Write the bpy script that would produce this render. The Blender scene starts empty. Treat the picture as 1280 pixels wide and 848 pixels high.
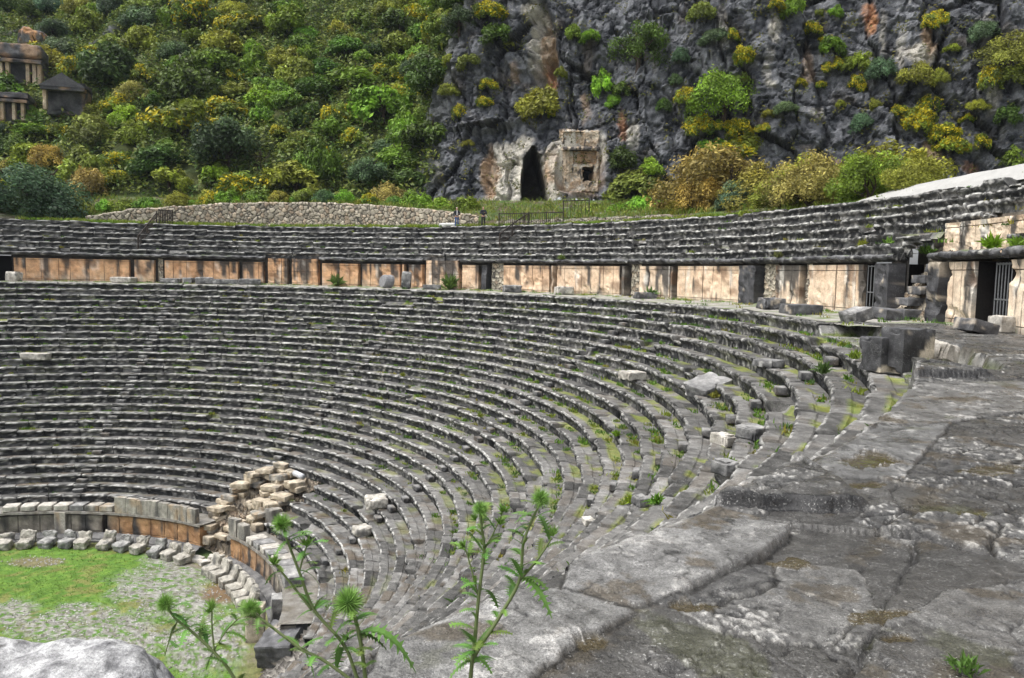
import bpy, math, random
import numpy as np
from mathutils import Vector, Matrix
from mathutils.bvhtree import BVHTree
PI = math.pi
rng = np.random.RandomState(7)
random.seed(7)
scene = bpy.context.scene
COL = scene.collection

# ---------------------------------------------------------------- camera numbers (metres, theatre centre = origin, walkway level = 0)
SC = .87
CX, CY, CZ = 35.4028*SC, -25.3221*SC, 1.6827*SC
YAW, PITCH, ROLL, FPX = -.2253, -.0858, .0186, 965.65
T, RS = .7394*SC, .5088*SC            # tread and rise of a seat row
R28, RW, HW = 40.6966*SC, 46.0516*SC, 2.7767*SC   # walkway edge, walkway wall, its height
RSU = .485                            # rise of the upper rows
ZG = -16.7724*SC                      # orchestra ground
R0, Z0 = R28-28*T, -28*RS             # lowest seat row
W, H = 1280, 848
FW = np.array([math.sin(YAW)*math.cos(PITCH), math.cos(YAW)*math.cos(PITCH), math.sin(PITCH)])
RT = np.array([math.cos(YAW), -math.sin(YAW), 0.]); UP = np.cross(RT, FW)
_c, _s = math.cos(ROLL), math.sin(ROLL)
RT, UP = _c*RT+_s*UP, _c*UP-_s*RT
CO = np.array([CX, CY, CZ])
UH = np.array([math.cos(YAW), -math.sin(YAW), 0.])     # horizontal right of the view
VH = np.array([math.sin(YAW), math.cos(YAW), 0.])      # horizontal forward
def ray(x, y): return FW*FPX+RT*(x-W/2)-UP*(y-H/2)
def proj(P):
    v = np.asarray(P, float)-CO; z = v@FW
    return W/2+FPX*(v@RT)/z, H/2-FPX*(v@UP)/z, z
def at_plane(x, y, z):
    d = ray(x, y); return CO+d*(z-CO[2])/d[2]
def at_depth(x, y, dep):
    return CO+ray(x, y)*dep/FPX
def at_cyl(x, y, R):
    d = ray(x, y); a = d[0]**2+d[1]**2; b = CO[0]*d[0]+CO[1]*d[1]; c = CO[0]**2+CO[1]**2-R*R
    return CO+d*(-b+math.sqrt(max(b*b-a*c, 0)))/a
def ang(P): return math.atan2(P[1], P[0])
def pol(R, th, z): return np.stack([R*np.cos(th), R*np.sin(th), z+0*R*th], -1)
def p3(R, th, z): return np.array([R*math.cos(th), R*math.sin(th), z])
def uv(u, v, z=0.): return CO*np.array([1, 1, 0])+UH*u+VH*v+np.array([0, 0, z])

# ---------------------------------------------------------------- noise
_perm = np.random.RandomState(3).permutation(256).astype(np.int64); _perm = np.concatenate([_perm, _perm, _perm])
_grad = np.random.RandomState(4).normal(size=(256, 3)); _grad /= np.linalg.norm(_grad, axis=1)[:, None]
def _h(i, j, k): return _perm[(_perm[(_perm[i & 255]+j) & 255]+k) & 255]
def noise(P):
    P = np.asarray(P, float); sh = P.shape[:-1]; P = P.reshape(-1, 3)
    I = np.floor(P).astype(np.int64); F = P-I; w = F*F*F*(F*(F*6-15)+10)
    out = 0
    for a in (0, 1):
        wa = w[:, 0] if a else 1-w[:, 0]
        for b in (0, 1):
            wb = w[:, 1] if b else 1-w[:, 1]
            for c in (0, 1):
                wc = w[:, 2] if c else 1-w[:, 2]
                g = _grad[_h(I[:, 0]+a, I[:, 1]+b, I[:, 2]+c)]
                out = out+wa*wb*wc*np.einsum('ij,ij->i', g, F-np.array([a, b, c]))
    return (out*1.5).reshape(sh)
def fbm(P, o=4, lac=2.03, gain=.5):
    P = np.asarray(P, float); a, s, t = 1., 0., 0.
    for i in range(o):
        s = s+a*noise(P+i*17.3); t += a; a *= gain; P = P*lac
    return s/t
def ridged(P, o=4):
    P = np.asarray(P, float); a, s, t = 1., 0., 0.
    for i in range(o):
        s = s+a*(1-2*np.abs(noise(P+i*11.1))); t += a; a *= .5; P = P*2.1
    return s/t
def cells(P, seed=0):
    """Voronoi in 3D: distance to nearest, second nearest, and a random number of the nearest cell."""
    P = np.asarray(P, float); sh = P.shape[:-1]; P = P.reshape(-1, 3)
    I = np.floor(P).astype(np.int64); F1 = np.full(len(P), 9.); F2 = np.full(len(P), 9.); ID = np.zeros(len(P))
    r = np.random.RandomState(50+seed).rand(256, 3)
    for a in (-1, 0, 1):
        for b in (-1, 0, 1):
            for c in (-1, 0, 1):
                J = I+np.array([a, b, c]); h = _h(J[:, 0], J[:, 1], J[:, 2]); q = J+r[h]
                d = np.linalg.norm(P-q, axis=1); near = d < F1
                F2 = np.where(near, F1, np.minimum(F2, d)); ID = np.where(near, h/255., ID); F1 = np.where(near, d, F1)
    return F1.reshape(sh), F2.reshape(sh), ID.reshape(sh)
def sstep(a, b, x):
    t = np.clip((x-a)/(b-a), 0, 1); return t*t*(3-2*t)
def mixc(a, b, t):
    t = np.asarray(t)[..., None]; return np.asarray(a)*(1-t)+np.asarray(b)*t

# ---------------------------------------------------------------- object helpers
def tag(o, label=None, cat=None, group=None, kind=None):
    if label: o['label'] = label
    if cat: o['category'] = cat
    if group: o['group'] = group
    if kind: o['kind'] = kind
    return o
def link(name, data, parent=None, loc=None):
    o = bpy.data.objects.new(name, data); COL.objects.link(o)
    if parent is not None:
        o.parent = parent
        o.matrix_parent_inverse = Matrix.Identity(4)
        o.location = -Vector(parent.location) if loc is None else loc   # mesh data in world coordinates by default
    elif loc is not None: o.location = loc
    return o
def empty(name, loc, label=None, cat=None, group=None, kind=None):
    o = bpy.data.objects.new(name, None); COL.objects.link(o); o.location = Vector(loc); o.empty_display_size = .2
    return tag(o, label, cat, group, kind)
def mesh_np(name, V, F, mat, col=None, smooth=False, extra=None):
    V = np.ascontiguousarray(V, dtype=np.float32).reshape(-1, 3); F = np.ascontiguousarray(F, dtype=np.int32)
    n = F.shape[1]; me = bpy.data.meshes.new(name)
    me.vertices.add(len(V)); me.vertices.foreach_set('co', V.ravel())
    me.loops.add(F.size); me.loops.foreach_set('vertex_index', F.ravel())
    me.polygons.add(len(F)); me.polygons.foreach_set('loop_start', np.arange(0, F.size, n, dtype=np.int32))
    me.polygons.foreach_set('loop_total', np.full(len(F), n, dtype=np.int32))
    me.polygons.foreach_set('use_smooth', np.full(len(F), bool(smooth)))
    me.update(calc_edges=True)
    if col is not None:
        col = np.asarray(col, np.float32).reshape(len(V), -1)
        if col.shape[1] == 3: col = np.concatenate([col, np.ones((len(V), 1), np.float32)], 1)
        a = me.color_attributes.new('Col', 'FLOAT_COLOR', 'POINT'); a.data.foreach_set('color', np.ascontiguousarray(np.clip(col, 0, 2)).ravel())
    if mat is not None: me.materials.append(mat)
    return me
def grid_faces(n, m, flip=False):
    i = np.arange(n-1)[:, None]*m+np.arange(m-1)[None]
    F = np.stack([i, i+1, i+m+1, i+m], -1).reshape(-1, 4)
    return F[:, ::-1] if flip else F
class MB:
    """collects faces of one mesh"""
    def __init__(s): s.v = []; s.f = []; s.n = 0; s.c = []
    def add(s, V, F, col=None):
        V = np.asarray(V, float).reshape(-1, 3); s.v.append(V); s.f += [tuple(int(q)+s.n for q in f) for f in F]
        c = np.ones((len(V), 4)); 
        if col is not None: c[:, :3] = np.asarray(col)[..., :3]
        s.c.append(c); s.n += len(V); return s
    def box(s, c, sx, sy, sz, rz=0., col=None):
        k = np.array([[-1, -1, -1], [1, -1, -1], [1, 1, -1], [-1, 1, -1], [-1, -1, 1], [1, -1, 1], [1, 1, 1], [-1, 1, 1]])*.5*np.array([sx, sy, sz])
        R = np.array([[math.cos(rz), -math.sin(rz), 0], [math.sin(rz), math.cos(rz), 0], [0, 0, 1]])
        return s.add(k@R.T+np.asarray(c), [(3, 2, 1, 0), (4, 5, 6, 7), (0, 1, 5, 4), (1, 2, 6, 5), (2, 3, 7, 6), (3, 0, 4, 7)], col)
    def bar(s, a, b, w, h=None, col=None):
        a = np.asarray(a, float); b = np.asarray(b, float); d = b-a; L = np.linalg.norm(d); d /= L
        x = np.cross(d, [0, 0, 1.]); x = np.array([1., 0, 0]) if np.linalg.norm(x) < 1e-3 else x/np.linalg.norm(x); y = np.cross(x, d); h = h or w
        V = [p+x*i*w/2+y*j*h/2 for p in (a, b) for i, j in ((-1, -1), (1, -1), (1, 1), (-1, 1))]
        return s.add(V, [(3, 2, 1, 0), (4, 5, 6, 7), (0, 1, 5, 4), (1, 2, 6, 5), (2, 3, 7, 6), (3, 0, 4, 7)], col)
    def tube(s, pts, rad, n=8, col=None, cap=True):
        pts = np.asarray(pts, float); m = len(pts); rad = np.broadcast_to(rad, (m,)); V = []
        for i in range(m):
            d = pts[min(i+1, m-1)]-pts[max(i-1, 0)]; d = d/(np.linalg.norm(d)+1e-9)
            x = np.cross(d, [.13, .21, .97]); x = x/(np.linalg.norm(x)+1e-9); y = np.cross(d, x)
            for k in range(n): V.append(pts[i]+rad[i]*(x*math.cos(2*PI*k/n)+y*math.sin(2*PI*k/n)))
        F = [(i*n+k, i*n+(k+1) % n, (i+1)*n+(k+1) % n, (i+1)*n+k) for i in range(m-1) for k in range(n)]
        if cap: F += [tuple(range(n))[::-1], tuple(range((m-1)*n, m*n))]
        return s.add(V, F, col)
    def build(s, name, mat, parent=None, smooth=False, loc=None):
        me = bpy.data.meshes.new(name); V = np.concatenate(s.v); me.from_pydata(V.tolist(), [], s.f)
        a = me.color_attributes.new('Col', 'FLOAT_COLOR', 'POINT'); a.data.foreach_set('color', np.concatenate(s.c).astype(np.float32).ravel())
        if smooth: me.polygons.foreach_set('use_smooth', np.ones(len(me.polygons), bool))
        me.materials.append(mat); me.update()
        return link(name, me, parent, loc)

def smooth_path(pts, n):
    pts = np.asarray(pts, float); k = len(pts); t = np.linspace(0, k-1, n); out = []
    for q in t:
        i = min(int(q), k-2); f = q-i
        p0, p1, p2, p3_ = pts[max(i-1, 0)], pts[i], pts[i+1], pts[min(i+2, k-1)]
        out.append(.5*((2*p1)+(p2-p0)*f+(2*p0-5*p1+4*p2-p3_)*f*f+(3*p1-p0-3*p2+p3_)*f**3))
    return np.array(out)

# a rough stone box: subdivided, rounded and knocked about; axes = 3 half vectors, colour function of (world P, normal)
def rock(c, ax, ay, az, sub=6, rnd=.12, amp=.03, freq=3., seed=0, colf=None, chip=.12):
    c = np.asarray(c, float); A = np.stack([ax, ay, az]).astype(float); L = np.linalg.norm(A, axis=1)
    g = np.linspace(-1, 1, sub+1); V = []; F = []
    off = 0
    for a in range(3):
        for sgn in (-1, 1):
            i, j = [(1, 2), (2, 0), (0, 1)][a]
            X, Y = np.meshgrid(g, g, indexing='ij'); q = np.zeros((sub+1, sub+1, 3)); q[..., a] = sgn; q[..., i] = X; q[..., j] = Y
            V.append(q.reshape(-1, 3)); F.append(grid_faces(sub+1, sub+1, flip=(sgn < 0))+off); off += (sub+1)**2
    V = np.concatenate(V); F = np.concatenate(F)
    key = np.round(V*1000).astype(np.int64); _, idx, inv = np.unique(key, axis=0, return_index=True, return_inverse=True)
    V = V[idx]; F = np.asarray(inv).reshape(-1)[F]
    Lm = L.min(); inner = np.clip(V, -(1-rnd*Lm/L), (1-rnd*Lm/L)); d = (V-inner)*L
    nd = np.linalg.norm(d, axis=1, keepdims=True); Q = inner*L+np.where(nd > 1e-6, d/np.maximum(nd, 1e-6)*np.minimum(nd, rnd*Lm), 0)
    N = Q/np.maximum(np.linalg.norm(Q, axis=1, keepdims=True), 1e-6)
    nn = fbm(Q*freq+seed*7.7, 3); edge = (np.sum(np.abs(V) > .8, axis=1) >= 2)
    ch = np.maximum(0, fbm(Q*freq*.6+seed*3.1+40, 2)-.05)*chip*4*edge
    Q = Q+N*(nn*amp*2)[:, None]-N*(ch*Lm)[:, None]
    P = Q@(A/L[:, None])+c; Nw = N@(A/L[:, None])
    col = colf(P, Nw) if colf else None
    return P, F, col
# ---------------------------------------------------------------- materials
def new_mat(name):
    m = bpy.data.materials.new(name); m.use_nodes = True; nt = m.node_tree; nt.nodes.clear()
    o = nt.nodes.new('ShaderNodeOutputMaterial'); b = nt.nodes.new('ShaderNodeBsdfPrincipled'); nt.links.new(b.outputs[0], o.inputs[0])
    return m, nt, b
def N(nt, typ, **kw):
    n = nt.nodes.new(typ)
    for k, v in kw.items(): setattr(n, k, v)
    return n
def noise_n(nt, vec, scale, detail=4., rough=.6, dist=0.):
    n = N(nt, 'ShaderNodeTexNoise'); n.inputs['Scale'].default_value = scale; n.inputs['Detail'].default_value = detail
    n.inputs['Roughness'].default_value = rough; n.inputs['Distortion'].default_value = dist
    nt.links.new(vec, n.inputs['Vector']); return n.outputs['Fac']
def ramp(nt, fac, a, b, ca=0., cb=1.):
    r = N(nt, 'ShaderNodeMapRange'); r.inputs['From Min'].default_value = a; r.inputs['From Max'].default_value = b
    r.inputs['To Min'].default_value = ca; r.inputs['To Max'].default_value = cb; nt.links.new(fac, r.inputs['Value']); return r.outputs[0]
def mixrgb(nt, fac, a, b, blend='MIX'):
    m = N(nt, 'ShaderNodeMix', data_type='RGBA', blend_type=blend)
    for s, v in ((m.inputs['Factor'], fac), (m.inputs[6], a), (m.inputs[7], b)):
        if isinstance(v, (int, float)): s.default_value = v
        elif isinstance(v, tuple): s.default_value = v if len(v) == 4 else (*v, 1)
        else: nt.links.new(v, s)
    return m.outputs[2]
def math_n(nt, op, a, b=0.):
    m = N(nt, 'ShaderNodeMath', operation=op)
    for s, v in ((m.inputs[0], a), (m.inputs[1], b)):
        if isinstance(v, (int, float)): s.default_value = v
        else: nt.links.new(v, s)
    return m.outputs[0]
def stone_mat(name, tint=None, scale=1., rough=(.45, .85), bump=.5, bdist=.03, speck=.5, var=.45, spec=.35, wet=False, fine=0.):
    """pigment from the 'Col' attribute (or tint), broken up by noise, with pale lichen specks and dark pits"""
    m, nt, b = new_mat(name); co = N(nt, 'ShaderNodeTexCoord').outputs['Object']
    if tint is None: base = N(nt, 'ShaderNodeVertexColor', layer_name='Col').outputs[0]
    else:
        rgb = N(nt, 'ShaderNodeRGB'); rgb.outputs[0].default_value = (*tint, 1); base = rgb.outputs[0]
    n1 = noise_n(nt, co, 2.2*scale, 8, .65); n2 = noise_n(nt, co, 14*scale, 6, .7); n3 = noise_n(nt, co, 60*scale, 3, .6)
    v1 = ramp(nt, n1, .3, .7, 1-var, 1+var); v2 = ramp(nt, n2, .3, .7, 1-var*.8, 1+var*.8)
    mul = N(nt, 'ShaderNodeVectorMath', operation='SCALE'); nt.links.new(base, mul.inputs[0]); nt.links.new(math_n(nt, 'MULTIPLY', v1, v2), mul.inputs['Scale'])
    c = mul.outputs[0]
    if fine:
        n4 = noise_n(nt, co, 38*scale, 6, .8, .6); sc = N(nt, 'ShaderNodeVectorMath', operation='SCALE'); nt.links.new(c, sc.inputs[0]); nt.links.new(ramp(nt, n4, .36, .64, 1-fine, 1+fine), sc.inputs['Scale']); c = sc.outputs[0]
    if speck:
        s = ramp(nt, noise_n(nt, co, 26*scale, 4, .75, .4), .585, .64); s2 = ramp(nt, n1, .42, .6)
        f = math_n(nt, 'MULTIPLY', math_n(nt, 'MULTIPLY', s, s2), speck)
        c = mixrgb(nt, f, c, (.46, .46, .44))
        d = ramp(nt, noise_n(nt, co, 33*scale, 4, .75, .3), .38, .30); c = mixrgb(nt, math_n(nt, 'MULTIPLY', d, speck), c, (.025, .025, .027))
    nt.links.new(c, b.inputs['Base Color'])
    ro = ramp(nt, n1, .3, .7, rough[0], rough[1]); 
    if wet:
        al = N(nt, 'ShaderNodeVertexColor', layer_name='Col').outputs['Alpha']
        ro = math_n(nt, 'MULTIPLY', ro, al)
    nt.links.new(ro, b.inputs['Roughness'])
    b.inputs['Specular IOR Level'].default_value = spec
    h = math_n(nt, 'ADD', math_n(nt, 'MULTIPLY', n2, 1.), math_n(nt, 'MULTIPLY', n3, .35))
    bp = N(nt, 'ShaderNodeBump'); bp.inputs['Strength'].default_value = bump; bp.inputs['Distance'].default_value = bdist/scale
    if wet: nt.links.new(math_n(nt, 'MULTIPLY', ramp(nt, al, .3, .9), bump), bp.inputs['Strength'])
    nt.links.new(h, bp.inputs['Height']); nt.links.new(bp.outputs[0], b.inputs['Normal'])
    return m
def plain_mat(name, col, rough=.7, metal=0., spec=.4, nscale=20., var=.25):
    m, nt, b = new_mat(name); co = N(nt, 'ShaderNodeTexCoord').outputs['Object']
    v = ramp(nt, noise_n(nt, co, nscale, 5), .3, .7, 1-var, 1+var)
    mul = N(nt, 'ShaderNodeVectorMath', operation='SCALE'); mul.inputs[0].default_value = col; nt.links.new(v, mul.inputs['Scale'])
    nt.links.new(mul.outputs[0], b.inputs['Base Color']); b.inputs['Roughness'].default_value = rough; b.inputs['Metallic'].default_value = metal
    b.inputs['Specular IOR Level'].default_value = spec
    return m
def leaf_mat(name, rough=.55, trans=.25):
    """tint from the object's own colour, leaf-to-leaf variation from 'Col'; attribute alpha = 0 marks flowers (own colour in Col)"""
    m, nt, b = new_mat(name); oc = N(nt, 'ShaderNodeObjectInfo').outputs['Color']; vc = N(nt, 'ShaderNodeVertexColor', layer_name='Col')
    c = mixrgb(nt, 1., oc, vc.outputs['Color'], 'MULTIPLY'); c = mixrgb(nt, vc.outputs['Alpha'], vc.outputs['Color'], c)
    nt.links.new(c, b.inputs['Base Color']); b.inputs['Roughness'].default_value = rough; b.inputs['Specular IOR Level'].default_value = .25
    tr = N(nt, 'ShaderNodeBsdfTranslucent'); nt.links.new(c, tr.inputs[0]); mx = N(nt, 'ShaderNodeMixShader'); mx.inputs[0].default_value = trans
    nt.links.new(b.outputs[0], mx.inputs[1]); nt.links.new(tr.outputs[0], mx.inputs[2])
    nt.links.new(mx.outputs[0], next(n for n in nt.nodes if n.type == 'OUTPUT_MATERIAL').inputs[0])
    return m
M = {}
M['seat'] = stone_mat('weathered_seat_stone', scale=1.5, bump=.9, bdist=.05, speck=.75, var=.36, fine=.45)
M['pave'] = stone_mat('wet_paving_stone', scale=3.0, rough=(.20, .55), bump=.95, bdist=.035, speck=.9, var=.34, spec=.5, wet=True, fine=.75)
M['wall'] = stone_mat('stained_wall_stone', scale=1.3, bump=.6, bdist=.03, speck=.4, var=.3, rough=(.6, .9), spec=.25)
M['cliff'] = stone_mat('limestone_cliff', scale=.6, bump=1., bdist=.14, speck=.55, var=.36, fine=.4, rough=(.6, .9), spec=.25)
M['block'] = stone_mat('fallen_block_stone', scale=2.2, bump=.8, bdist=.04, speck=.65, var=.34, fine=.45)
M['rubble'] = stone_mat('rubble_stone', scale=1.3, bump=.5, bdist=.02, speck=.3, var=.35, rough=(.7, .95), spec=.2)
M['soil'] = stone_mat('hillside_soil', scale=.6, bump=.5, bdist=.1, speck=.15, var=.4, rough=(.8, 1.), spec=.1)
M['orch'] = stone_mat('orchestra_ground', scale=1.2, bump=.7, bdist=.05, speck=.35, var=.35, rough=(.6, .95), spec=.2)
M['plaster'] = stone_mat('white_plaster', tint=(.35, .345, .33), scale=.8, bump=.3, bdist=.03, speck=.15, var=.12, rough=(.8, .95), spec=.2)
M['wood'] = plain_mat('dark_weathered_wood', (.035, .026, .02), .75)
M['iron'] = plain_mat('grey_iron', (.16, .165, .17), .5, .4)
M['dark'] = plain_mat('shaded_doorway_stone', (.02, .018, .017), .95, spec=.1)  # doorway recesses: their inner shade is put into this near-black colour
M['leaf'] = leaf_mat('shrub_leaves')
M['grass'] = leaf_mat('grass_blades', .6, .3)
M['thistle'] = leaf_mat('thistle_green', .5, .15)
M['bark'] = plain_mat('shrub_bark', (.06, .045, .035), .9, spec=.15)

# ---------------------------------------------------------------- camera, world, sun
cd = bpy.data.cameras.new('camera'); cam = bpy.data.objects.new('camera', cd); COL.objects.link(cam)
cam.matrix_world = Matrix(((RT[0], UP[0], -FW[0], CO[0]), (RT[1], UP[1], -FW[1], CO[1]), (RT[2], UP[2], -FW[2], CO[2]), (0, 0, 0, 1)))
cd.sensor_fit = 'HORIZONTAL'; cd.sensor_width = 36.; cd.lens = 36.*FPX/W; cd.clip_start = .05; cd.clip_end = 2000
scene.camera = cam
SUN_EL, SUN_AZ = math.radians(64), math.radians(-105)     # azimuth measured from the view direction, clockwise: behind the left shoulder
sd = -VH*math.cos(SUN_AZ)-UH*math.sin(SUN_AZ)           # horizontal travel direction of the light
dvec = Vector((sd[0]*math.cos(SUN_EL), sd[1]*math.cos(SUN_EL), -math.sin(SUN_EL)))
sl = bpy.data.lights.new('sun', 'SUN'); so = bpy.data.objects.new('sun', sl); COL.objects.link(so)
so.rotation_euler = dvec.to_track_quat('-Z', 'Y').to_euler(); so.location = (0, 0, 60)
sl.energy = 1.35; sl.angle = math.radians(38); sl.color = (1., .97, .92)
wd = bpy.data.worlds.new('World'); scene.world = wd; wd.use_nodes = True; nt = wd.node_tree; nt.nodes.clear()
wo = N(nt, 'ShaderNodeOutputWorld'); bg = N(nt, 'ShaderNodeBackground'); sky = N(nt, 'ShaderNodeTexSky', sky_type='NISHITA')
sky.sun_disc = False; sky.sun_elevation = SUN_EL; sky.sun_rotation = math.atan2(-sd[0], -sd[1]); sky.air_density = 1.; sky.dust_density = 4.; sky.ozone_density = 1.
hs = N(nt, 'ShaderNodeHueSaturation'); hs.inputs['Saturation'].default_value = .3; nt.links.new(sky.outputs[0], hs.inputs['Color'])   # cloud-greyed sky
nt.links.new(hs.outputs[0], bg.inputs[0]); bg.inputs[1].default_value = .15; nt.links.new(bg.outputs[0], wo.inputs[0])
scene.view_settings.view_transform = 'Standard'; scene.view_settings.look = 'None'; scene.view_settings.exposure = 1.0; scene.view_settings.gamma = 1.
scene.render.engine = 'CYCLES'; scene.cycles.max_bounces = 6; scene.cycles.diffuse_bounces = 3; scene.cycles.glossy_bounces = 2; scene.cycles.transmission_bounces = 3
scene.cycles.use_denoising = True
# ---------------------------------------------------------------- ground sheet, hillside and cliff
def in_poly(x, y, poly):
    x = np.asarray(x); ins = np.zeros(x.shape, bool); n = len(poly)
    for i in range(n):
        x0, y0 = poly[i]; x1, y1 = poly[(i+1) % n]
        c = ((y0 > y) != (y1 > y)) & (x < (x1-x0)*(y-y0)/((y1-y0) if y1 != y0 else 1e-9)+x0); ins ^= c
    return ins
def poly_dist(x, y, poly):
    """signed distance, positive inside"""
    d = np.full(np.shape(x), 1e9); n = len(poly)
    for i in range(n):
        a = np.array(poly[i], float); b = np.array(poly[(i+1) % n], float); e = b-a; L = e@e+1e-9
        t = np.clip(((x-a[0])*e[0]+(y-a[1])*e[1])/L, 0, 1)
        d = np.minimum(d, np.hypot(x-a[0]-t*e[0], y-a[1]-t*e[1]))
    return np.where(in_poly(x, y, poly), d, -d)

_us = np.array([-160, -110, -50, -10, 2, 17, 33, 44, 80, 120.]); _vs = np.array([100, 92, 84, 83, 80, 76, 69, 64, 50, 44.])
def V0(u): return np.interp(u, _us, _vs)
ZB = 8.6
ulist = np.concatenate([np.arange(-150, -90, 2.), np.arange(-90, -16, .9), np.arange(-16, 46, .17), np.arange(46, 110, 1.2)])
slist = np.concatenate([np.arange(0, 36, .17), np.arange(36, 70, .6), np.arange(70, 125, 2.)])
UU, SS = np.meshgrid(ulist, slist, indexing='ij')
ub = -11+7*(np.clip(SS, 0, 45)/30)**1.5
cm = sstep(-3, 3, UU-ub+2.5*fbm(np.stack([UU*.15, SS*.15, UU*0], -1), 3))
ANG = np.radians(41+36*cm-22*(1-sstep(0, 1.5, SS))*cm+6*fbm(np.stack([UU*.05, SS*.05, UU*0+9], -1), 2))
dS = np.diff(slist, prepend=slist[0])[None]
VV = V0(UU)+np.cumsum(np.cos(ANG)*dS, 1); ZZ = ZB+np.cumsum(np.sin(ANG)*dS, 1)
BASE = CO*np.array([1, 1, 0])+UU[..., None]*UH+VV[..., None]*VH+ZZ[..., None]*np.array([0, 0, 1.])
PXX, PXY, _ = proj(BASE)
gu = np.gradient(BASE, axis=0); gs = np.gradient(BASE, axis=1); NB = np.cross(gu, gs); NB /= np.linalg.norm(NB, axis=-1, keepdims=True)
# displacement (metres, outwards)
q = np.stack([UU, SS*.6, UU*0], -1)
disp = 3.0*fbm(q*.075, 3)+.7*(ridged(np.stack([UU*.3, SS*.1, UU*0+3], -1), 3)-.5)
qw = np.stack([UU, SS, UU*0], -1); qw = qw+.8*np.stack([fbm(qw*.4, 2), fbm(qw*.4+30, 2), UU*0], -1)
f1, f2, cid = cells(qw*np.array([.42, .27, 1])+.5, 1); g1, g2, gid = cells(qw*np.array([1.15, .8, 1])+.5, 2)
k1, k2, kid = cells((qw+1.2*np.stack([fbm(qw*.2+3, 2), fbm(qw*.2+40, 2), UU*0], -1))*np.array([.17, .075, 1])+.5, 6)
strata = np.abs(np.modf((SS*.9+.35*UU+2.2*fbm(qw*.15+2, 3))*.33)[0]-.5)*2
disp += (kid-.5)*1.7-.6*(1-sstep(0, .04, k2-k1))+(cid-.5)*.6-.30*(1-sstep(0, .06, f2-f1))+(gid-.5)*.5-.16*(1-sstep(0, .08, g2-g1))+.30*fbm(qw*1.6, 4)+.22*fbm(np.stack([UU*2.6, SS*.35, UU*0], -1), 3)-.25*sstep(.9, 1., strata)
disp *= cm*sstep(-.5, 1.5, SS+.5)
disp += (1-cm)*(1.6*fbm(q*.12, 4)+.8*np.maximum(0, fbm(q*.3+20, 3))*3); disp = disp*(cm+(1-cm)*sstep(.5, 4., SS))
# colour of the rock: dark weathered limestone, pale where fresh, ochre where stained
nb = fbm(qw*.5+7, 5); nv = fbm(np.stack([UU*1.3, SS*.18, UU*0+5], -1), 4); nf = fbm(qw*2.2, 4)
colr = mixc((.040, .044, .053), (.205, .212, .23), sstep(-.3, .35, nb+.5*nf+.25*(gid-.5)))
colr = mixc(colr, (.34, .34, .33), .75*sstep(.33, .55, nv+.5*nf)); colr = mixc(colr, (.40, .39, .37), .8*sstep(.40, .46, fbm(qw*3.1+70, 4)+.15*nb))
colr = mixc(colr, (.02, .02, .023), .7*sstep(.3, .55, -nv+.3*nf))
colr = mixc(colr, (.17, .13, .09), .35*sstep(.15, .45, fbm(qw*.33+50, 3)))
colr = mixc(colr, (.015, .015, .018), .8*sstep(.035, .008, k2-k1)+.35*sstep(.03, .005, f2-f1)*(cid > .4)); wx = PXX+9*fbm(qw*.45+11, 3)+5*nf; wy = PXY+12*fbm(qw*.45+23, 3)+6*nf
PALE, TAN, OCHRE = (.62, .58, .50), (.48, .33, .21), (.45, .22, .11)
for (x, y, rx, ry, c, s) in [(632, 222, 30, 46, PALE, 1.1), (611, 215, 11, 34, TAN, 1), (690, 225, 20, 44, PALE, 1), (722, 210, 36, 44, TAN, 1), (740, 190, 22, 30, PALE, .9), (640, 182, 30, 10, PALE, .8), (655, 175, 12, 10, PALE, .7), (700, 215, 24, 34, TAN, 1.), (718, 200, 34, 40, PALE, .95), (738, 205, 14, 36, TAN, .9), (690, 245, 14, 16, PALE, 1),
                          (674, 60, 15, 62, PALE, 1), (680, 66, 11, 50, TAN, .9), (668, 20, 14, 14, PALE, .8), (684, 88, 11, 20, OCHRE, .8), (790, 170, 9, 24, PALE, .8), (778, 160, 5, 22, OCHRE, .7), (640, 85, 7, 12, TAN, .5),
                          (1087, 14, 10, 24, OCHRE, 1.1), (905, 40, 7, 30, PALE, .45), (820, 60, 6, 34, PALE, .4), (1010, 80, 7, 26, TAN, .5), (1105, 40, 6, 30, PALE, .5), (1240, 120, 8, 30, PALE, .45), (960, 90, 6, 24, PALE, .45), (730, 130, 7, 22, TAN, .5), (560, 60, 7, 26, PALE, .4), (970, 42, 8, 18, PALE, .8), (1150, 68, 18, 18, PALE, .75), (1128, 62, 7, 26, PALE, .6), (1160, 50, 8, 22, TAN, .8), (1165, 190, 12, 18, TAN, .75), (1215, 205, 14, 9, OCHRE, .6),
                          (1050, 205, 20, 8, TAN, .4), (900, 120, 12, 8, PALE, .35), (965, 110, 8, 5, PALE, .7), (1020, 140, 10, 8, PALE, .4), (545, 215, 6, 14, PALE, .4), (1230, 30, 12, 20, PALE, .25)]:
    rr = np.hypot((wx-x)/rx, (wy-y)/ry); w = sstep(1.15, .65, rr)*s*(PXX > 300)
    streak = sstep(-.25, .2, nv+nf*.6+.15); colr = mixc(colr, c, w*(.45+.55*streak)*cm)
soil = mixc((.030, .045, .014), (.085, .095, .035), sstep(-.3, .4, nb)); rockyhill = sstep(.26, .36, fbm(q*.16+60, 4))
soil = mixc(soil, (.16, .165, .18), rockyhill*.8)
colr = mixc(soil, colr, cm)
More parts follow.
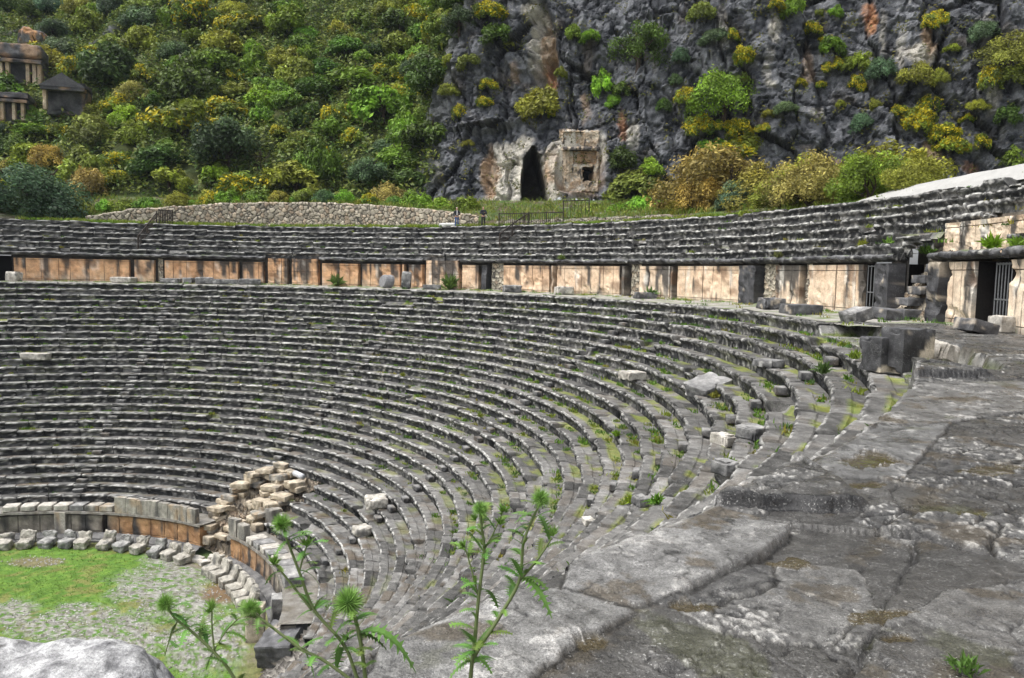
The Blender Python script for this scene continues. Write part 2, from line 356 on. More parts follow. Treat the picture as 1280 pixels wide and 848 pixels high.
# carvings: the cave, the fissure above it, dark cracks
CAVE = [(652, 262), (651, 235), (653, 205), (658, 190), (666, 182), (674, 193), (681, 220), (685, 240), (686, 262)]
jx = PXX+2.5*fbm(qw*1.3, 3); jy = PXY+2.5*fbm(qw*1.3+8, 3)
cd_ = poly_dist(jx, jy, CAVE); cv = sstep(-1.5, 3.5, cd_)
colr = mixc(colr, (.09, .075, .06), sstep(-1, 2.5, cd_)); disp = disp*(1-cv)-cv*8.
rim = sstep(-16, -2, cd_)*(cd_ < 0); disp = disp*(1-.5*rim)
for poly, dep in (([(672, 112), (664, 70), (668, 20), (676, 0), (690, 20), (694, 70), (688, 105)], 1.3), ([(680, 82), (676, 66), (690, 58), (692, 80)], 2.4), ([(662, 100), (660, 84), (672, 80), (676, 98)], 1.8), ([(602, 240), (604, 195), (612, 188), (616, 240)], .8), ([(648, 150), (590, 166), (560, 160), (650, 140)], -1.2)):
    dd = poly_dist(jx, jy, poly); disp -= dep*sstep(-3, 5, dd)*(PXX > 500)
CLIFF = BASE+NB*disp[..., None]
CLIFF[..., :] = np.where((cv > .01)[..., None], BASE+VH*(8.*cv)[..., None]+NB*(disp*(1-cv)*(cv < 1))[..., None]*0, CLIFF)
# the rock is cut back flat where the tomb front is carved
tm = (PXX > 698) & (PXX < 754) & (PXY > 160) & (PXY < 243); vq = (CLIFF-CO)@VH; TOMB_V = float(np.percentile(vq[tm], 62)); fl_ = sstep(695, 701, PXX)*sstep(757, 751, PXX)*sstep(157, 163, PXY)*sstep(247, 241, PXY)
hw_ = sstep(725, 728, PXX)*sstep(745, 742, PXX)*sstep(205, 208, PXY)*sstep(229, 226, PXY); tg_ = TOMB_V+.5+2.9*hw_; CLIFF = CLIFF+VH*((tg_-vq)*np.maximum(fl_, hw_)*(vq < tg_))[..., None]
GF = grid_faces(len(ulist), len(slist))
fm = cm.reshape(-1)[GF].mean(1) > .5
def sub_mesh(name, V, F, mat, col, smooth=False):
    used = np.unique(F); mp = np.full(len(V), -1); mp[used] = np.arange(len(used))
    return mesh_np(name, V[used], mp[F], mat, col[used], smooth)
Vc = CLIFF.reshape(-1, 3); Cc = colr.reshape(-1, 3)
tag(link('cliff', sub_mesh('cliff', Vc, GF[fm], M['cliff'], Cc)), kind='structure')
tag(link('hillside', sub_mesh('hillside', Vc, GF[~fm], M['soil'], Cc, True)), kind='structure')
BVH = BVHTree.FromPolygons(Vc.tolist(), GF.tolist())
def hit(x, y):
    d = Vector(ray(x, y)).normalized(); r = BVH.ray_cast(Vector(CO), d, 400.)
    return (np.array(r[0]), np.array(r[1]), r[3]) if r[0] is not None else (None, None, None)

# terrace between the top of the seats and the foot of the cliff
WT = [(108, 272, 272), (160, 263, 273), (220, 259, 273), (280, 255, 274), (330, 254, 274), (400, 254, 275), (480, 258, 276), (540, 263, 278), (600, 271, 281)]
RT_W = 47.6; _wa = []
for (x, yt, yb) in WT:
    P = at_cyl(x, yt, RT_W); _wa.append((ang(P), P[2]))
_wa = np.array(sorted(_wa)); TOPZ = HW+6*RSU; RTOP = RW+.3+6*T
def wall_top(th): return np.interp(th, _wa[:, 0], _wa[:, 1], left=TOPZ+.75, right=TOPZ+.5)
tu = np.concatenate([np.arange(-150, -60, 2.), np.arange(-60, 50, .5), np.arange(50, 110, 2.)]); ts = np.concatenate([np.arange(-70, -30, 2), np.arange(-30, 1.6, .35)])
TU, TS = np.meshgrid(tu, ts, indexing='ij'); P = CO*np.array([1, 1, 0])+TU[..., None]*UH+(V0(TU)+TS)[..., None]*VH
R_ = np.hypot(P[..., 0], P[..., 1]); TH = np.arctan2(P[..., 1], P[..., 0]); zw = wall_top(TH)-.12
tt = np.clip((R_-RT_W)/(np.maximum(R_-RT_W, 0)+np.maximum(-TS, 0)+.01), 0, 1)
zt = np.where(R_ > RT_W+.25, zw+(ZB+.25-zw)*tt, TOPZ-.04+(R_-RTOP)*.06)
zt = zt+.12*fbm(np.stack([P[..., 0]*.5, P[..., 1]*.5, TU*0], -1), 4)*(R_ > RTOP+.4); P[..., 2] = zt
F = grid_faces(len(tu), len(ts)); Rf = R_.reshape(-1)[F].min(1); behind = (P[..., 1]+0*R_).reshape(-1)[F].mean(1) > -60
keep = (Rf > RTOP-.35) & behind
n = fbm(P*.6, 4); tc = mixc((.10, .085, .055), (.07, .11, .03), sstep(-.2, .15, n)); tc = mixc(tc, (.3, .28, .24), .8*sstep(.25, .4, fbm(P*1.5+9, 3)))
tag(link('terrace', sub_mesh('terrace', P.reshape(-1, 3), F[keep], M['soil'], tc.reshape(-1, 3), True)), kind='structure')
# the plain: one sheet to the horizon
g = np.linspace(-1, 1, 81); g = np.sign(g)*np.abs(g)**2.5*900; X, Y = np.meshgrid(g, g, indexing='ij')
P = np.stack([X, Y, X*0+ZG-.06], -1); gc = mixc((.06, .09, .03), (.16, .14, .10), sstep(-.2, .3, fbm(P*.02, 4)))
tag(link('ground', mesh_np('ground', P, grid_faces(81, 81), M['soil'], gc)), kind='structure')
# dry-stone terrace wall
def rubble_sheet(fn, nu, nv, cell, amp, seed=0, pale=(.50, .455, .38), dark=(.05, .045, .04), gap=.12):
    """stones as Voronoi bumps over a surface fn(i in 0..1, j in 0..1) -> points; pushed along the surface normal"""
    I, J = np.meshgrid(np.linspace(0, 1, nu), np.linspace(0, 1, nv), indexing='ij'); P = fn(I, J)
    n = np.cross(np.gradient(P, axis=0), np.gradient(P, axis=1)); n /= np.linalg.norm(n, axis=-1, keepdims=True)+1e-9
    a, b, c = cells(P/cell+.1*seed+.25*np.stack([noise(P/cell*.7), noise(P/cell*.7+5), noise(P/cell*.7+9)], -1), 5+seed)
    e = sstep(0, gap*2, b-a); d = (e*.8+.4*(c-.5))*amp
    col = mixc(mixc(np.array(pale)*.55, np.array(pale)*1.15, c), (.40, .26, .16), .35*(np.modf(c*7)[0] > .75)); col = mixc(dark, col, sstep(.02, gap, b-a))
    return P+n*d[..., None], grid_faces(nu, nv), col, n
def wall_fn(I, J):
    th = _wa[0, 0]+(_wa[-1, 0]-_wa[0, 0])*I; zt = np.interp(th, _wa[:, 0], _wa[:, 1])+.22*fbm(np.stack([th*40, th*0, th*0], -1), 4); zb = TOPZ-.1
    return pol(RT_W+.25*np.maximum(0, J-.9)*10-.25, th, zb+(zt-zb)*np.minimum(J/.9, 1))
V, F, c, _ = rubble_sheet(wall_fn, 520, 34, .40, -.10, 1, pale=(.46, .405, .32))
tag(link('dry_stone_wall', mesh_np('dry_stone_wall', V, F, M['rubble'], c)), 'long low dry stone wall of pale rubble behind the top seats at left', 'wall')

def wall_fn(I, J):
    th = th_b0+(th_b1-th_b0)*I; return pol(RT_W+.3-.12*J, th, TOPZ-.1+(.85+.2*noise(np.stack([th*50, th*0, th*0], -1)))*J*np.minimum(1, np.minimum(I, 1-I)*12))
th_b0, th_b1 = ang(at_cyl(860, 275, RT_W)), ang(at_cyl(612, 280, RT_W))
V, F, c, _ = rubble_sheet(wall_fn, 260, 20, .30, -.07, 2)
tag(link('dry_stone_wall', mesh_np('dry_stone_wall', V, F, M['rubble'], c)), 'low strip of pale rubble walling on the terrace right of the two people', 'wall')
# ---------------------------------------------------------------- stone seating
def theta_samples(R, z, t0, t1, base, k):
    out = [t0]; t = t0
    while t < t1:
        d = math.sqrt((R*math.cos(t)-CX)**2+(R*math.sin(t)-CY)**2+(z-CZ)**2)
        t += max(base, k*d)/R; out.append(t)
    return np.array(out)
STAIRS = np.radians([-36., 1., 36.5, 71.7, 107., 143.])
def seat_row(name, parent, R, z, t0, t1, seed, prof, T_=T, mossy=1., worn=1., skip=(), dark=1., back=None, base=.06, kk=.0034):
    r = np.random.RandomState(seed)
    ths = theta_samples(R, z, t0, t1, base, kk)
    b = [t0]
    while b[-1] < t1: b.append(b[-1]+r.uniform(.6, 1.9)/R)
    b = np.array(b); nb = len(b)+1; e = .012/R
    ths = ths[np.min(np.abs(ths[:, None]-b[None]), 1) > 2.2*e]
    kind = np.zeros(len(ths)); ths2 = np.concatenate([ths, b-e*1.6, b-e*.5, b+e*.5, b+e*1.6]); kind = np.concatenate([kind, b*0, b*0+1, b*0+1, b*0])
    o = np.argsort(ths2, kind='stable'); ths, kind = ths2[o], kind[o]
    blk = np.searchsorted(b, ths)
    dR = r.normal(0, .030, nb)*worn; dz = r.normal(-.006, .020, nb)*worn; tilt = r.normal(0, .02, nb)*worn; rot = r.normal(0, .022, nb)*worn
    near = np.exp(-((np.degrees(b)-5)/22)**2); nearb = np.concatenate([near, near[-1:]])
    gone = r.rand(nb) < (.02+.075*nearb)*worn; dz = np.where(gone, dz-r.uniform(.12, .3, nb), dz); dR = np.where(gone, dR+r.uniform(.08, .25, nb), dR)
    out_ = (r.rand(nb) < .03+.20*nearb); dR = np.where(out_ & ~gone, dR-r.uniform(.03, .12, nb), dR); dz = np.where(out_ & ~gone, dz+r.uniform(-.03, .06, nb), dz)
    bc = np.concatenate([b-.5/R, [b[-1]+.5/R]]); loc = (ths-bc[blk])*R
    pr = np.array([p[0] for p in prof]); pz = np.array([p[1] for p in prof]); pk = np.array([p[2] for p in prof])   # pk: 0 back, 1 tread, 2 lip, 3 face
    TH, PR = np.meshgrid(ths, pr, indexing='ij'); PZ = np.broadcast_to(pz, TH.shape); PK = np.broadcast_to(pk, TH.shape)
    w = np.clip((T_-PR)/(T_*.5), 0, 1)
    RR = R+PR+(dR[blk]+rot[blk]*loc)[:, None]*w; ZZ_ = z+PZ+(dz[blk]+tilt[blk]*loc)[:, None]*np.where(PK >= 3, .6, w)
    P = pol(RR, TH, ZZ_)
    n1 = fbm(P*2.6+seed, 3); n2 = noise(P*7.+seed); nl = noise(P*1.1+seed*.3)
    chip = np.maximum(0, fbm(P*1.9+seed*1.3+50, 3)-.02)*worn
    lip = (PK == 2); face = (PK == 3)
    RR = RR+np.where(face, .07*n1+.035*n2, 0)+np.where(lip, chip*(.26+.22*nearb[blk][:, None])+.025*n2, 0)+np.where(PK == 1, 0, 0)
    ZZ_ = ZZ_+np.where(lip, -chip*.24+.022*n2, 0)+np.where(PK <= 1, .018*n1+.009*n2, 0)
    g = (kind == 1)[:, None]; RR = RR+np.where(g & (PK >= 2), .05, 0); ZZ_ = ZZ_-np.where(g & (PK >= 1), .045, 0)
    P = pol(RR, TH, ZZ_)
    # pigment: grey treads, pale broken lips, black lichen on the faces, moss and damp soil at the foot of the next row
    tone = r.normal(0, 1, nb)[blk][:, None]; deg = np.degrees(TH)
    m1 = fbm(P*1.7+3, 4); m2 = fbm(P*4.3+8, 3); lowr = sstep(-7., -12., z)
    tread = mixc((.070, .069, .067), (.215, .212, .207), np.clip(.48+.45*m1+.35*m2+.13*tone, 0, 1))
    tread = tread*np.clip(1+.22*tone[..., None]+.5*noise(P*6.5+2)[..., None], .35, 1.7); tread = mixc(tread, (.085, .062, .038), (.42+.40*lowr)*sstep(.0, .35, fbm(P*1.2+33, 3)+.12*tone))
    lipc = mixc((.07, .07, .07), (.56, .555, .54), np.clip(.40+1.3*m2+1.1*n2+.5*m1, 0, 1))
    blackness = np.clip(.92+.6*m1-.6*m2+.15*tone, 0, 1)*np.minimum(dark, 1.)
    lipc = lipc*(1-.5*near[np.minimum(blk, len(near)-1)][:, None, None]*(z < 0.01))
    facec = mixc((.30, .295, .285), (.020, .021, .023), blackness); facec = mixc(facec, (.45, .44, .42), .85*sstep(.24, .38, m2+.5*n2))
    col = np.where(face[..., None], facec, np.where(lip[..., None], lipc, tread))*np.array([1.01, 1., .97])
    moss = sstep(.02, .20, fbm(P*.75+70, 4)+.12*(mossy-1)+.06*near[np.minimum(blk, len(near)-1)][:, None])*(PR > T_*.5)*(PK <= 1)*mossy*(1-.75*lowr)
    col = mixc(col, mixc((.12, .19, .022), (.25, .24, .035), np.clip(.5+m2, 0, 1)), np.clip(moss, 0, 1)*.85)
    col = mixc(col, (.03, .03, .03), .55*g*(PK >= 2)[...])
    F = grid_faces(len(ths), len(pr))
    mid = .5*(ths[:-1]+ths[1:]); keep = np.ones(len(mid), bool)
    for a0, a1 in skip: keep &= ~((mid > a0) & (mid < a1))
    F = F.reshape(len(mid), len(pr)-1, 4)[keep].reshape(-1, 4)
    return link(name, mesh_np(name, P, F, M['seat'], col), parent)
# profile from the back of the tread over the lip and down the hollowed face: (radial offset, height, zone)
def profile(T_, RS_):
    return [(T_+.12, -.045, 0), (T_*.97, -.055, 1), (T_*.8, -.05, 1), (T_*.62, -.035, 1), (T_*.56, -.004, 1), (T_*.4, 0, 1), (T_*.22, 0, 1), (.075, 0, 1), (.03, -.003, 2), (.004, -.02, 2), (-.004, -.06, 2), (.0, -.11, 3), (.03, -.17, 3), (.085, -.22, 3), (.13, -.29, 3), (.14, -RS_*.85, 3), (.14, -RS_-.02, 3), (.15, -RS_-.1, 3)]
lower = empty('lower_seating', (0, 0, Z0), 'curved bank of 29 grey weathered stone seat rows below the walkway', 'seating')
D = math.radians
GAP = (D(65.5), D(74.5))
ROWS = []
for k in range(29):
    R, z = R0+k*T, Z0+k*RS
    sk = []
    if k <= 4: sk.append((D(60-.5*k), D(75.5-k*.8)))
    t0 = -62 if k < 28 else -9.0
    if k == 28: sk.append((D(-9), D(8.6)))
    if k == 0: t0 = 12
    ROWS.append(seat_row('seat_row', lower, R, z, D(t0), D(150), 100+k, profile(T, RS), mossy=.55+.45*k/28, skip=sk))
# narrow stairways: a half-height step in front of every row
for si, th in enumerate(STAIRS):
    if si in (0, 5): continue
    for k in range(1 if th != STAIRS[3] else 5, 28):
        R, z = R0+k*T, Z0+k*RS; r = np.random.RandomState(si*100+k)
        c = p3(R-.12, th+r.normal(0, .003), z-RS+.10); er = np.array([math.cos(th), math.sin(th), 0]); et = np.array([-er[1], er[0], 0])
        P, F, col = rock(c, et*.30, er*.15, np.array([0, 0, .10]), sub=5, rnd=.1, amp=.012, seed=si*40+k,
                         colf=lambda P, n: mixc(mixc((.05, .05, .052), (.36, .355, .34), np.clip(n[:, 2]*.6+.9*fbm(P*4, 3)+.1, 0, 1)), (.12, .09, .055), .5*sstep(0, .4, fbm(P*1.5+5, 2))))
        link('step', mesh_np('step', P, F, M['seat'], col), ROWS[k], (0, 0, 0))
upper = empty('upper_seating', (0, 0, HW), 'six dark weathered stone seat rows above the orange walkway wall', 'seating')
RU = RW+.22
for k in range(6):
    R, z = RU+k*T, HW+(k+1)*RSU
    sk = [(D(6), D(14.8))] if k < 2 else []
    if k == 2: sk.append((D(-4), D(11)))
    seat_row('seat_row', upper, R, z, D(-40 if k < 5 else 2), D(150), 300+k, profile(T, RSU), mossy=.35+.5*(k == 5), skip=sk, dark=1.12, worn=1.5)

# ---------------------------------------------------------------- walkway and the paving in front of the camera
n_ = 0
th = theta_samples(38., 0, D(6.5), D(150), .1, .006); rr = np.array([R28+.5, 36.2, 36.8, 37.4, 38, 38.6, 39.2, 39.7, 40.0, RW+.3])
TH, RR = np.meshgrid(th, rr, indexing='ij'); P = pol(RR, TH, 0*RR); n1 = fbm(P*.9, 4); n2 = fbm(P*3, 3)
P[..., 2] = -.03+.05*n1+.03*n2+.16*sstep(39.3, 40.1, RR)*(.5+n1)
c = mixc((.20, .19, .17), (.38, .365, .33), np.clip(.5+.8*n2+.4*n1, 0, 1)); c = mixc(c, (.09, .14, .025), sstep(.08, .22, fbm(P*.8+30, 4)+.1*sstep(39, 40, RR))*.85)
tag(link('walkway', mesh_np('walkway', P, grid_faces(len(th), len(rr)), M['rubble'], c)), kind='structure')

ta = theta_samples(36.3, 0, D(-66), D(9.4), .011, .0036)
rho = np.concatenate([[-.52, -.44, -.36, -.29, -.23, -.17, -.12, -.08, -.045, -.02], np.arange(0, 4.75, .0125), [4.76]])   # <0: down the edge face
TH, RH = np.meshgrid(ta, rho, indexing='ij'); top = RH >= 0
edge = .05*fbm(np.stack([TH*36*.9, TH*0, TH*0+4], -1), 3)+.02*noise(np.stack([TH*36*4, TH*0, TH*0], -1))
bl = np.floor(TH*R28/1.45+.35*np.sin(TH*R28*.7)); edge = edge+.07*noise(np.stack([bl*3.7, bl*1.9, bl*0], -1))
RR = R28+edge+np.where(top, RH, np.minimum(.06, -.12*RH)*1.0); P = pol(RR, TH, 0*RR)
px, py, pd = proj(P); px = np.where(pd > .3, px, -9999); S_ = TH*37.; A = np.stack([S_, RR, 0*S_], -1)
warp = A+.16*np.stack([fbm(A*1.3, 3), fbm(A*1.3+9, 3), 0*S_], -1)+.035*np.stack([fbm(A*6, 3), fbm(A*6+9, 3), 0*S_], -1)
rough = fbm(A*15., 5, gain=.6); rdg = ridged(A*11+3, 4); med = fbm(A*4.2+17, 4)
# big flat slabs with small steps between them, half of the joints open
b1, b2, bid = cells(warp*np.array([.72, 1.0, 1])+.5, 3); rb = lambda m: np.modf(bid*m)[0]
hgt = .022*fbm(A*.45, 3)+(rb(7.3)-.5)*.036+((rb(3.1)-.5)*.035*np.sin(S_*1.3+bid*9)+(rb(5.7)-.5)*.03*np.sin(RR*1.6+bid*5))
bj = sstep(.022, .004, b2-b1)*(rb(29.)+.3*fbm(A*.8, 2) > .45); hgt -= .022*bj
# angular fragments set in grey mud
f1, f2, cid = cells(warp*np.array([1.5, 2.0, 1])+3.5, 5); rc = lambda m: np.modf(cid*m)[0]; st = (cid+.35*fbm(A*.5+31, 2) > .50)*sstep(.012, .035, f2-f1)
h1, h2, hid = cells(warp*np.array([5.5, 7., 1])+7.5, 4); frag = (np.modf(hid*3.7)[0]-.5)
rz_ = sstep(-.02, .12, fbm(A*np.array([.7, 1.0, 1])+71, 3)+.25*(rc(9.1)-.5))     # rough zones against smooth mud
hgt += st*(.006+.016*rc(5.3)+.010*rz_*frag+.012*rz_*rough+.008*rz_*(rdg-.5))+(1-st)*(.0035*rough+.012*sstep(.1, .2, med)*rz_)
jt = sstep(.030, .008, f2-f1)*(cid+.35*fbm(A*.5+31, 2) > .50); hgt -= .006*jt
c1 = np.minimum(np.abs(fbm(A*.9+60, 5)+.02*rough), np.abs(fbm(A*1.5+90, 5)+.02*rough)*.8); crk = sstep(.009, .003, c1)*(fbm(A*.35+5, 2) > -.2); e1, e2, eid = cells(warp*np.array([2.6, 3.3, 1])+1.5, 8); crk = np.maximum(crk, .8*sstep(.045, .012, e2-e1)*(fbm(A*1.1+21, 3) > .05)); hgt -= .016*crk
mud = mixc((.050, .049, .047), (.118, .115, .110), np.clip(.5+.8*fbm(A*1.2+2, 4)+.5*rough, 0, 1)); mud = mixc(mud, (.080, .064, .040), .6*sstep(.12, .26, fbm(A*np.array([.7, 1.5, 1])+13, 4)+.15*rough))
sp = rough+.35*frag*rz_; stc = mixc((.050, .050, .051), (.22, .217, .21), np.clip(.40+1.0*rough+.6*(rc(13.7)-.5)+.5*frag*rz_, 0, 1)); stc = mixc(stc, (.54, .53, .51), .9*sstep(.17, .24, sp)*rz_)
stc = mixc(stc, (.085, .066, .040), .6*sstep(.20, .28, fbm(A*2.3+44, 4)+.2*rough)); stc = mixc(stc, (.03, .03, .03), .8*sstep(-.24, -.32, sp)*rz_)
col = mixc(mud, stc, st); col = mixc(col, (.55, .54, .52), .8*(1-st)*sstep(.30, .36, rough)*sstep(0, .2, med)); rim = sstep(.028, .04, f2-f1)*sstep(.085, .05, f2-f1)*(cid+.35*fbm(A*.5+31, 2) > .50)*sstep(-.05, .15, rough+.2*(rc(17.3)-.5)); col = mixc(col, (.50, .49, .46), .65*rim*(.35+.65*rz_)); col = mixc(col, (.015, .014, .013), np.clip(crk+bj*.9, 0, 1)*.92); col = mixc(col, (.03, .028, .025), .8*jt)
WETA = np.ones(TH.shape)*.95-.25*(1-st)*sstep(-.1, .1, fbm(A*.8+77, 3))
# whole slabs along the edge, from what the photograph shows: (outline, raised by, tone)
def to_xy(poly): return [tuple(at_plane(x, y, 0)[:2]) for x, y in poly]
PW = P[..., :2]+.035*np.stack([fbm(A*3.1, 3), fbm(A*3.1+6, 3)], -1)+.012*np.stack([fbm(A*12, 3), fbm(A*12+6, 3)], -1)
for poly, up_, tone, rg in (([(690, 765), (722, 690), (868, 632), (990, 662), (955, 695), (860, 742), (800, 762)], .034, (.25, .248, .245), .012),
                            ([(440, 900), (476, 800), (590, 745), (690, 742), (790, 768), (720, 812), (610, 900)], .03, (.25, .248, .243), .014),
                            ([(1000, 590), (1120, 520), (1190, 530), (1150, 575), (1130, 600), (1010, 600)], .02, (.20, .20, .20), .01),
                            ([(1060, 530), (1150, 480), (1300, 478), (1330, 510), (1150, 535)], .03, (.19, .187, .183), .01)):
    d = poly_dist(PW[..., 0], PW[..., 1], to_xy(poly)); m = sstep(-.004, .014, d)
    wv = fbm(A*np.array([2.2, 3.4, 1])+up_*90, 5); own = .48+.75*wv+.55*rough
    tc = mixc(np.array(tone)*.38, np.array(tone)*1.5, np.clip(own, 0, 1)); tc = mixc(tc, (.50, .49, .475), .75*sstep(.16, .24, .6*wv+.6*rough+.25*frag)); tc = mixc(tc, (.095, .072, .042), .7*sstep(.18, .27, fbm(A*1.9+31*up_, 4)+.2*rough)); tc = mixc(tc, (.035, .035, .035), .8*sstep(.014, .004, np.abs(fbm(A*1.6+up_*50, 4))))
    hgt = hgt*(1-m)+m*(up_+rg*(.8*fbm(A*4.3, 4)+.6*rough+.7*frag*(wv > 0))+.02*fbm(A*.9, 2)); col = mixc(col, tc, m); col = mixc(col, (.025, .024, .022), .9*sstep(.016, .002, np.abs(d+.008)))
# the raised course beyond the dark broken edge, and the step before the upright blocks
for (ex0, ey0), (ex1, ey1), up_, Lf, far in (((905, 634), (1100, 638), .105, 1.9, 1), ((1120, 474), (1250, 473), .14, 2.2, 1)):
    a_, b_ = at_plane(ex0, ey0, 0)[:2], at_plane(ex1, ey1, 0)[:2]; e_ = (b_-a_)/np.linalg.norm(b_-a_); nrm_ = np.array([-e_[1], e_[0]]); 
    if nrm_@VH[:2] < 0: nrm_ = -nrm_
    PW0 = P[..., :2]+.03*np.stack([fbm(A*2.3, 2), fbm(A*2.3+6, 2)], -1); q_ = PW0-a_; d = q_@nrm_; l_ = q_@e_; L_ = np.linalg.norm(b_-a_); d = d+.07*fbm(A*2.4+3, 2); m = (.82*sstep(-.02, .02, d)+.18*sstep(.0, .16, d+.05*med))*sstep(Lf, 1.0, d)*sstep(L_, L_*.86, l_)
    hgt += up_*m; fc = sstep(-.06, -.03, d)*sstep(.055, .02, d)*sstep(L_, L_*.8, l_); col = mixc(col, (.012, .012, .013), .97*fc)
col = col*np.array([.76, .755, .74])
# puddles: flat, brown, glossy
pn = fbm(A*np.array([.5, .9, 1])+81, 4); pud = 0*pn
for (x, y, rx, ry) in [(1085, 580, 34, 10), (1085, 606, 24, 5), (1100, 772, 40, 8), (1215, 642, 18, 4), (1120, 802, 22, 6), (735, 805, 20, 8), (985, 700, 30, 5), (1235, 590, 40, 4), (870, 760, 24, 6)]:
    a = np.hypot((px-x+8*fbm(A*3, 2)*2)/rx, (py-y+4*fbm(A*3+4, 2)*2)/ry); pud = np.maximum(pud, sstep(1.1, .9, a+.7*rough+.5*med))
col = mixc(col, (.062, .050, .028), .9*pud); WETA = WETA*(1-pud)+.15*pud; hgt = hgt*(1-.8*pud)-.004*pud
# the gap where the top course is lost, beside the upright blocks
notch = sstep(D(-12.2), D(-11.6), TH+.01*fbm(A*2, 2))*sstep(D(9.), D(8.), TH)*sstep(36.95, 36.75, RR+.25*fbm(A*1.4, 3)); hgt = hgt-.40*notch
col = mixc(col, mixc(mixc((.10, .10, .10), (.32, .31, .28), np.clip(.5+1.2*fbm(A*5+2, 4), 0, 1)), (.11, .14, .03), sstep(-.05, .15, fbm(A*1.1+20, 4))), notch*.9)
hz = hgt[:, rho == 0]; down = np.where(top, hgt, hz+RH)
fn = fbm(P*3.+np.stack([0*RH, 0*RH, RH*3], -1), 4); RR = np.where(top, RR, RR+.05*fn); dwn = (~top)
bev = sstep(.07, 0, RH)*top; down = down-bev*(.012+.05*np.maximum(0, fbm(A*2.2+3, 3)+.1*rough))
P = pol(RR, TH, down)
facec = mixc((.045, .045, .047), (.30, .295, .28), np.clip(.42+.9*fn+.3*noise(P*9), 0, 1)); col = np.where(dwn[..., None], facec, col); col = mixc(col, (.50, .49, .47), .5*bev*sstep(-.1, .2, fn))
moss = sstep(.24, .32, fbm(A*1.3+90, 4)+.15*rough)*(1-st)*top; col = mixc(col, (.07, .075, .03), .35*moss)
col4 = np.concatenate([col, WETA[..., None]], -1)
tag(link('pavement', mesh_np('pavement', P, grid_faces(len(ta), len(rho), True), M['pave'], col4, True)), kind='structure')
PAVE_N = (len(ta), len(rho))
# ---------------------------------------------------------------- the tall stained wall behind the walkway
_bx = [0, 165, 330, 400, 505, 600, 690, 778, 840, 925, 1000, 1075, 1160, 1213, 1255, 1280]; _by = [350, 350, 352, 353, 356, 360, 364, 367, 370, 377, 384, 392, 401, 407, 411, 415]
def th_x(x):
    if x > 1280: return ang(at_cyl(1280, 415, RW))-(x-1280)/1280*.55
    if x < 0: return ang(at_cyl(0, 350, RW))+(-x)/1280*1.1
    return ang(at_cyl(x, np.interp(x, _bx, _by), RW))
walkwall = empty('walkway_wall', (0, 0, 0), 'tall curved wall of orange and cream stone slabs with black streaks above the walkway', 'wall')
def wall_col(P, th, warm, stain, seed=0):
    s = th*RW; q = np.stack([s, P[..., 2], 0*s+seed], -1)
    a = fbm(q*np.array([.9, .9, 1]), 4); b = fbm(q*3.1, 3)
    org = mixc((.48, .25, .12), (.74, .47, .27), np.clip(.5+.8*a+.3*b, 0, 1)); crm = mixc((.50, .38, .27), (.80, .70, .55), np.clip(.55+.8*a+.4*b, 0, 1))
    c = mixc(crm, org, warm)
    st = fbm(np.stack([s*1.25, P[..., 2]*.16, 0*s+seed+4], -1), 4)+.25*fbm(np.stack([s*4.5, P[..., 2]*.5, 0*s+seed], -1), 3)
    zt = sstep(.0, 2.2, P[..., 2]); blk = sstep(.02, .12, st+.12*zt-.12+stain+.08*b)
    c = mixc(c, (.045, .044, .042), blk*.93); wh = sstep(.2, .4, fbm(np.stack([s*2.2, P[..., 2]*.4, 0*s+seed+40], -1), 4)); c = mixc(c, (.74, .70, .62), wh*(.75-.3*warm)); c = mixc(c, (.16, .09, .05), .65*sstep(.12, .3, fbm(np.stack([s*.8, P[..., 2]*.9, 0*s+seed+77], -1), 4)))
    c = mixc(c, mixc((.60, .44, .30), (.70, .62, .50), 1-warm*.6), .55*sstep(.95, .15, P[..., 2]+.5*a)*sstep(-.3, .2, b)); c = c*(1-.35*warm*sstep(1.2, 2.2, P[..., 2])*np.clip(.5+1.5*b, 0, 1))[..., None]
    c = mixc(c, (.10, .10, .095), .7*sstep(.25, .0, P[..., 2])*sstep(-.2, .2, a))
    return mixc(c, (.09, .12, .03), .5*sstep(.3, .0, P[..., 2])*sstep(.1, .3, b))
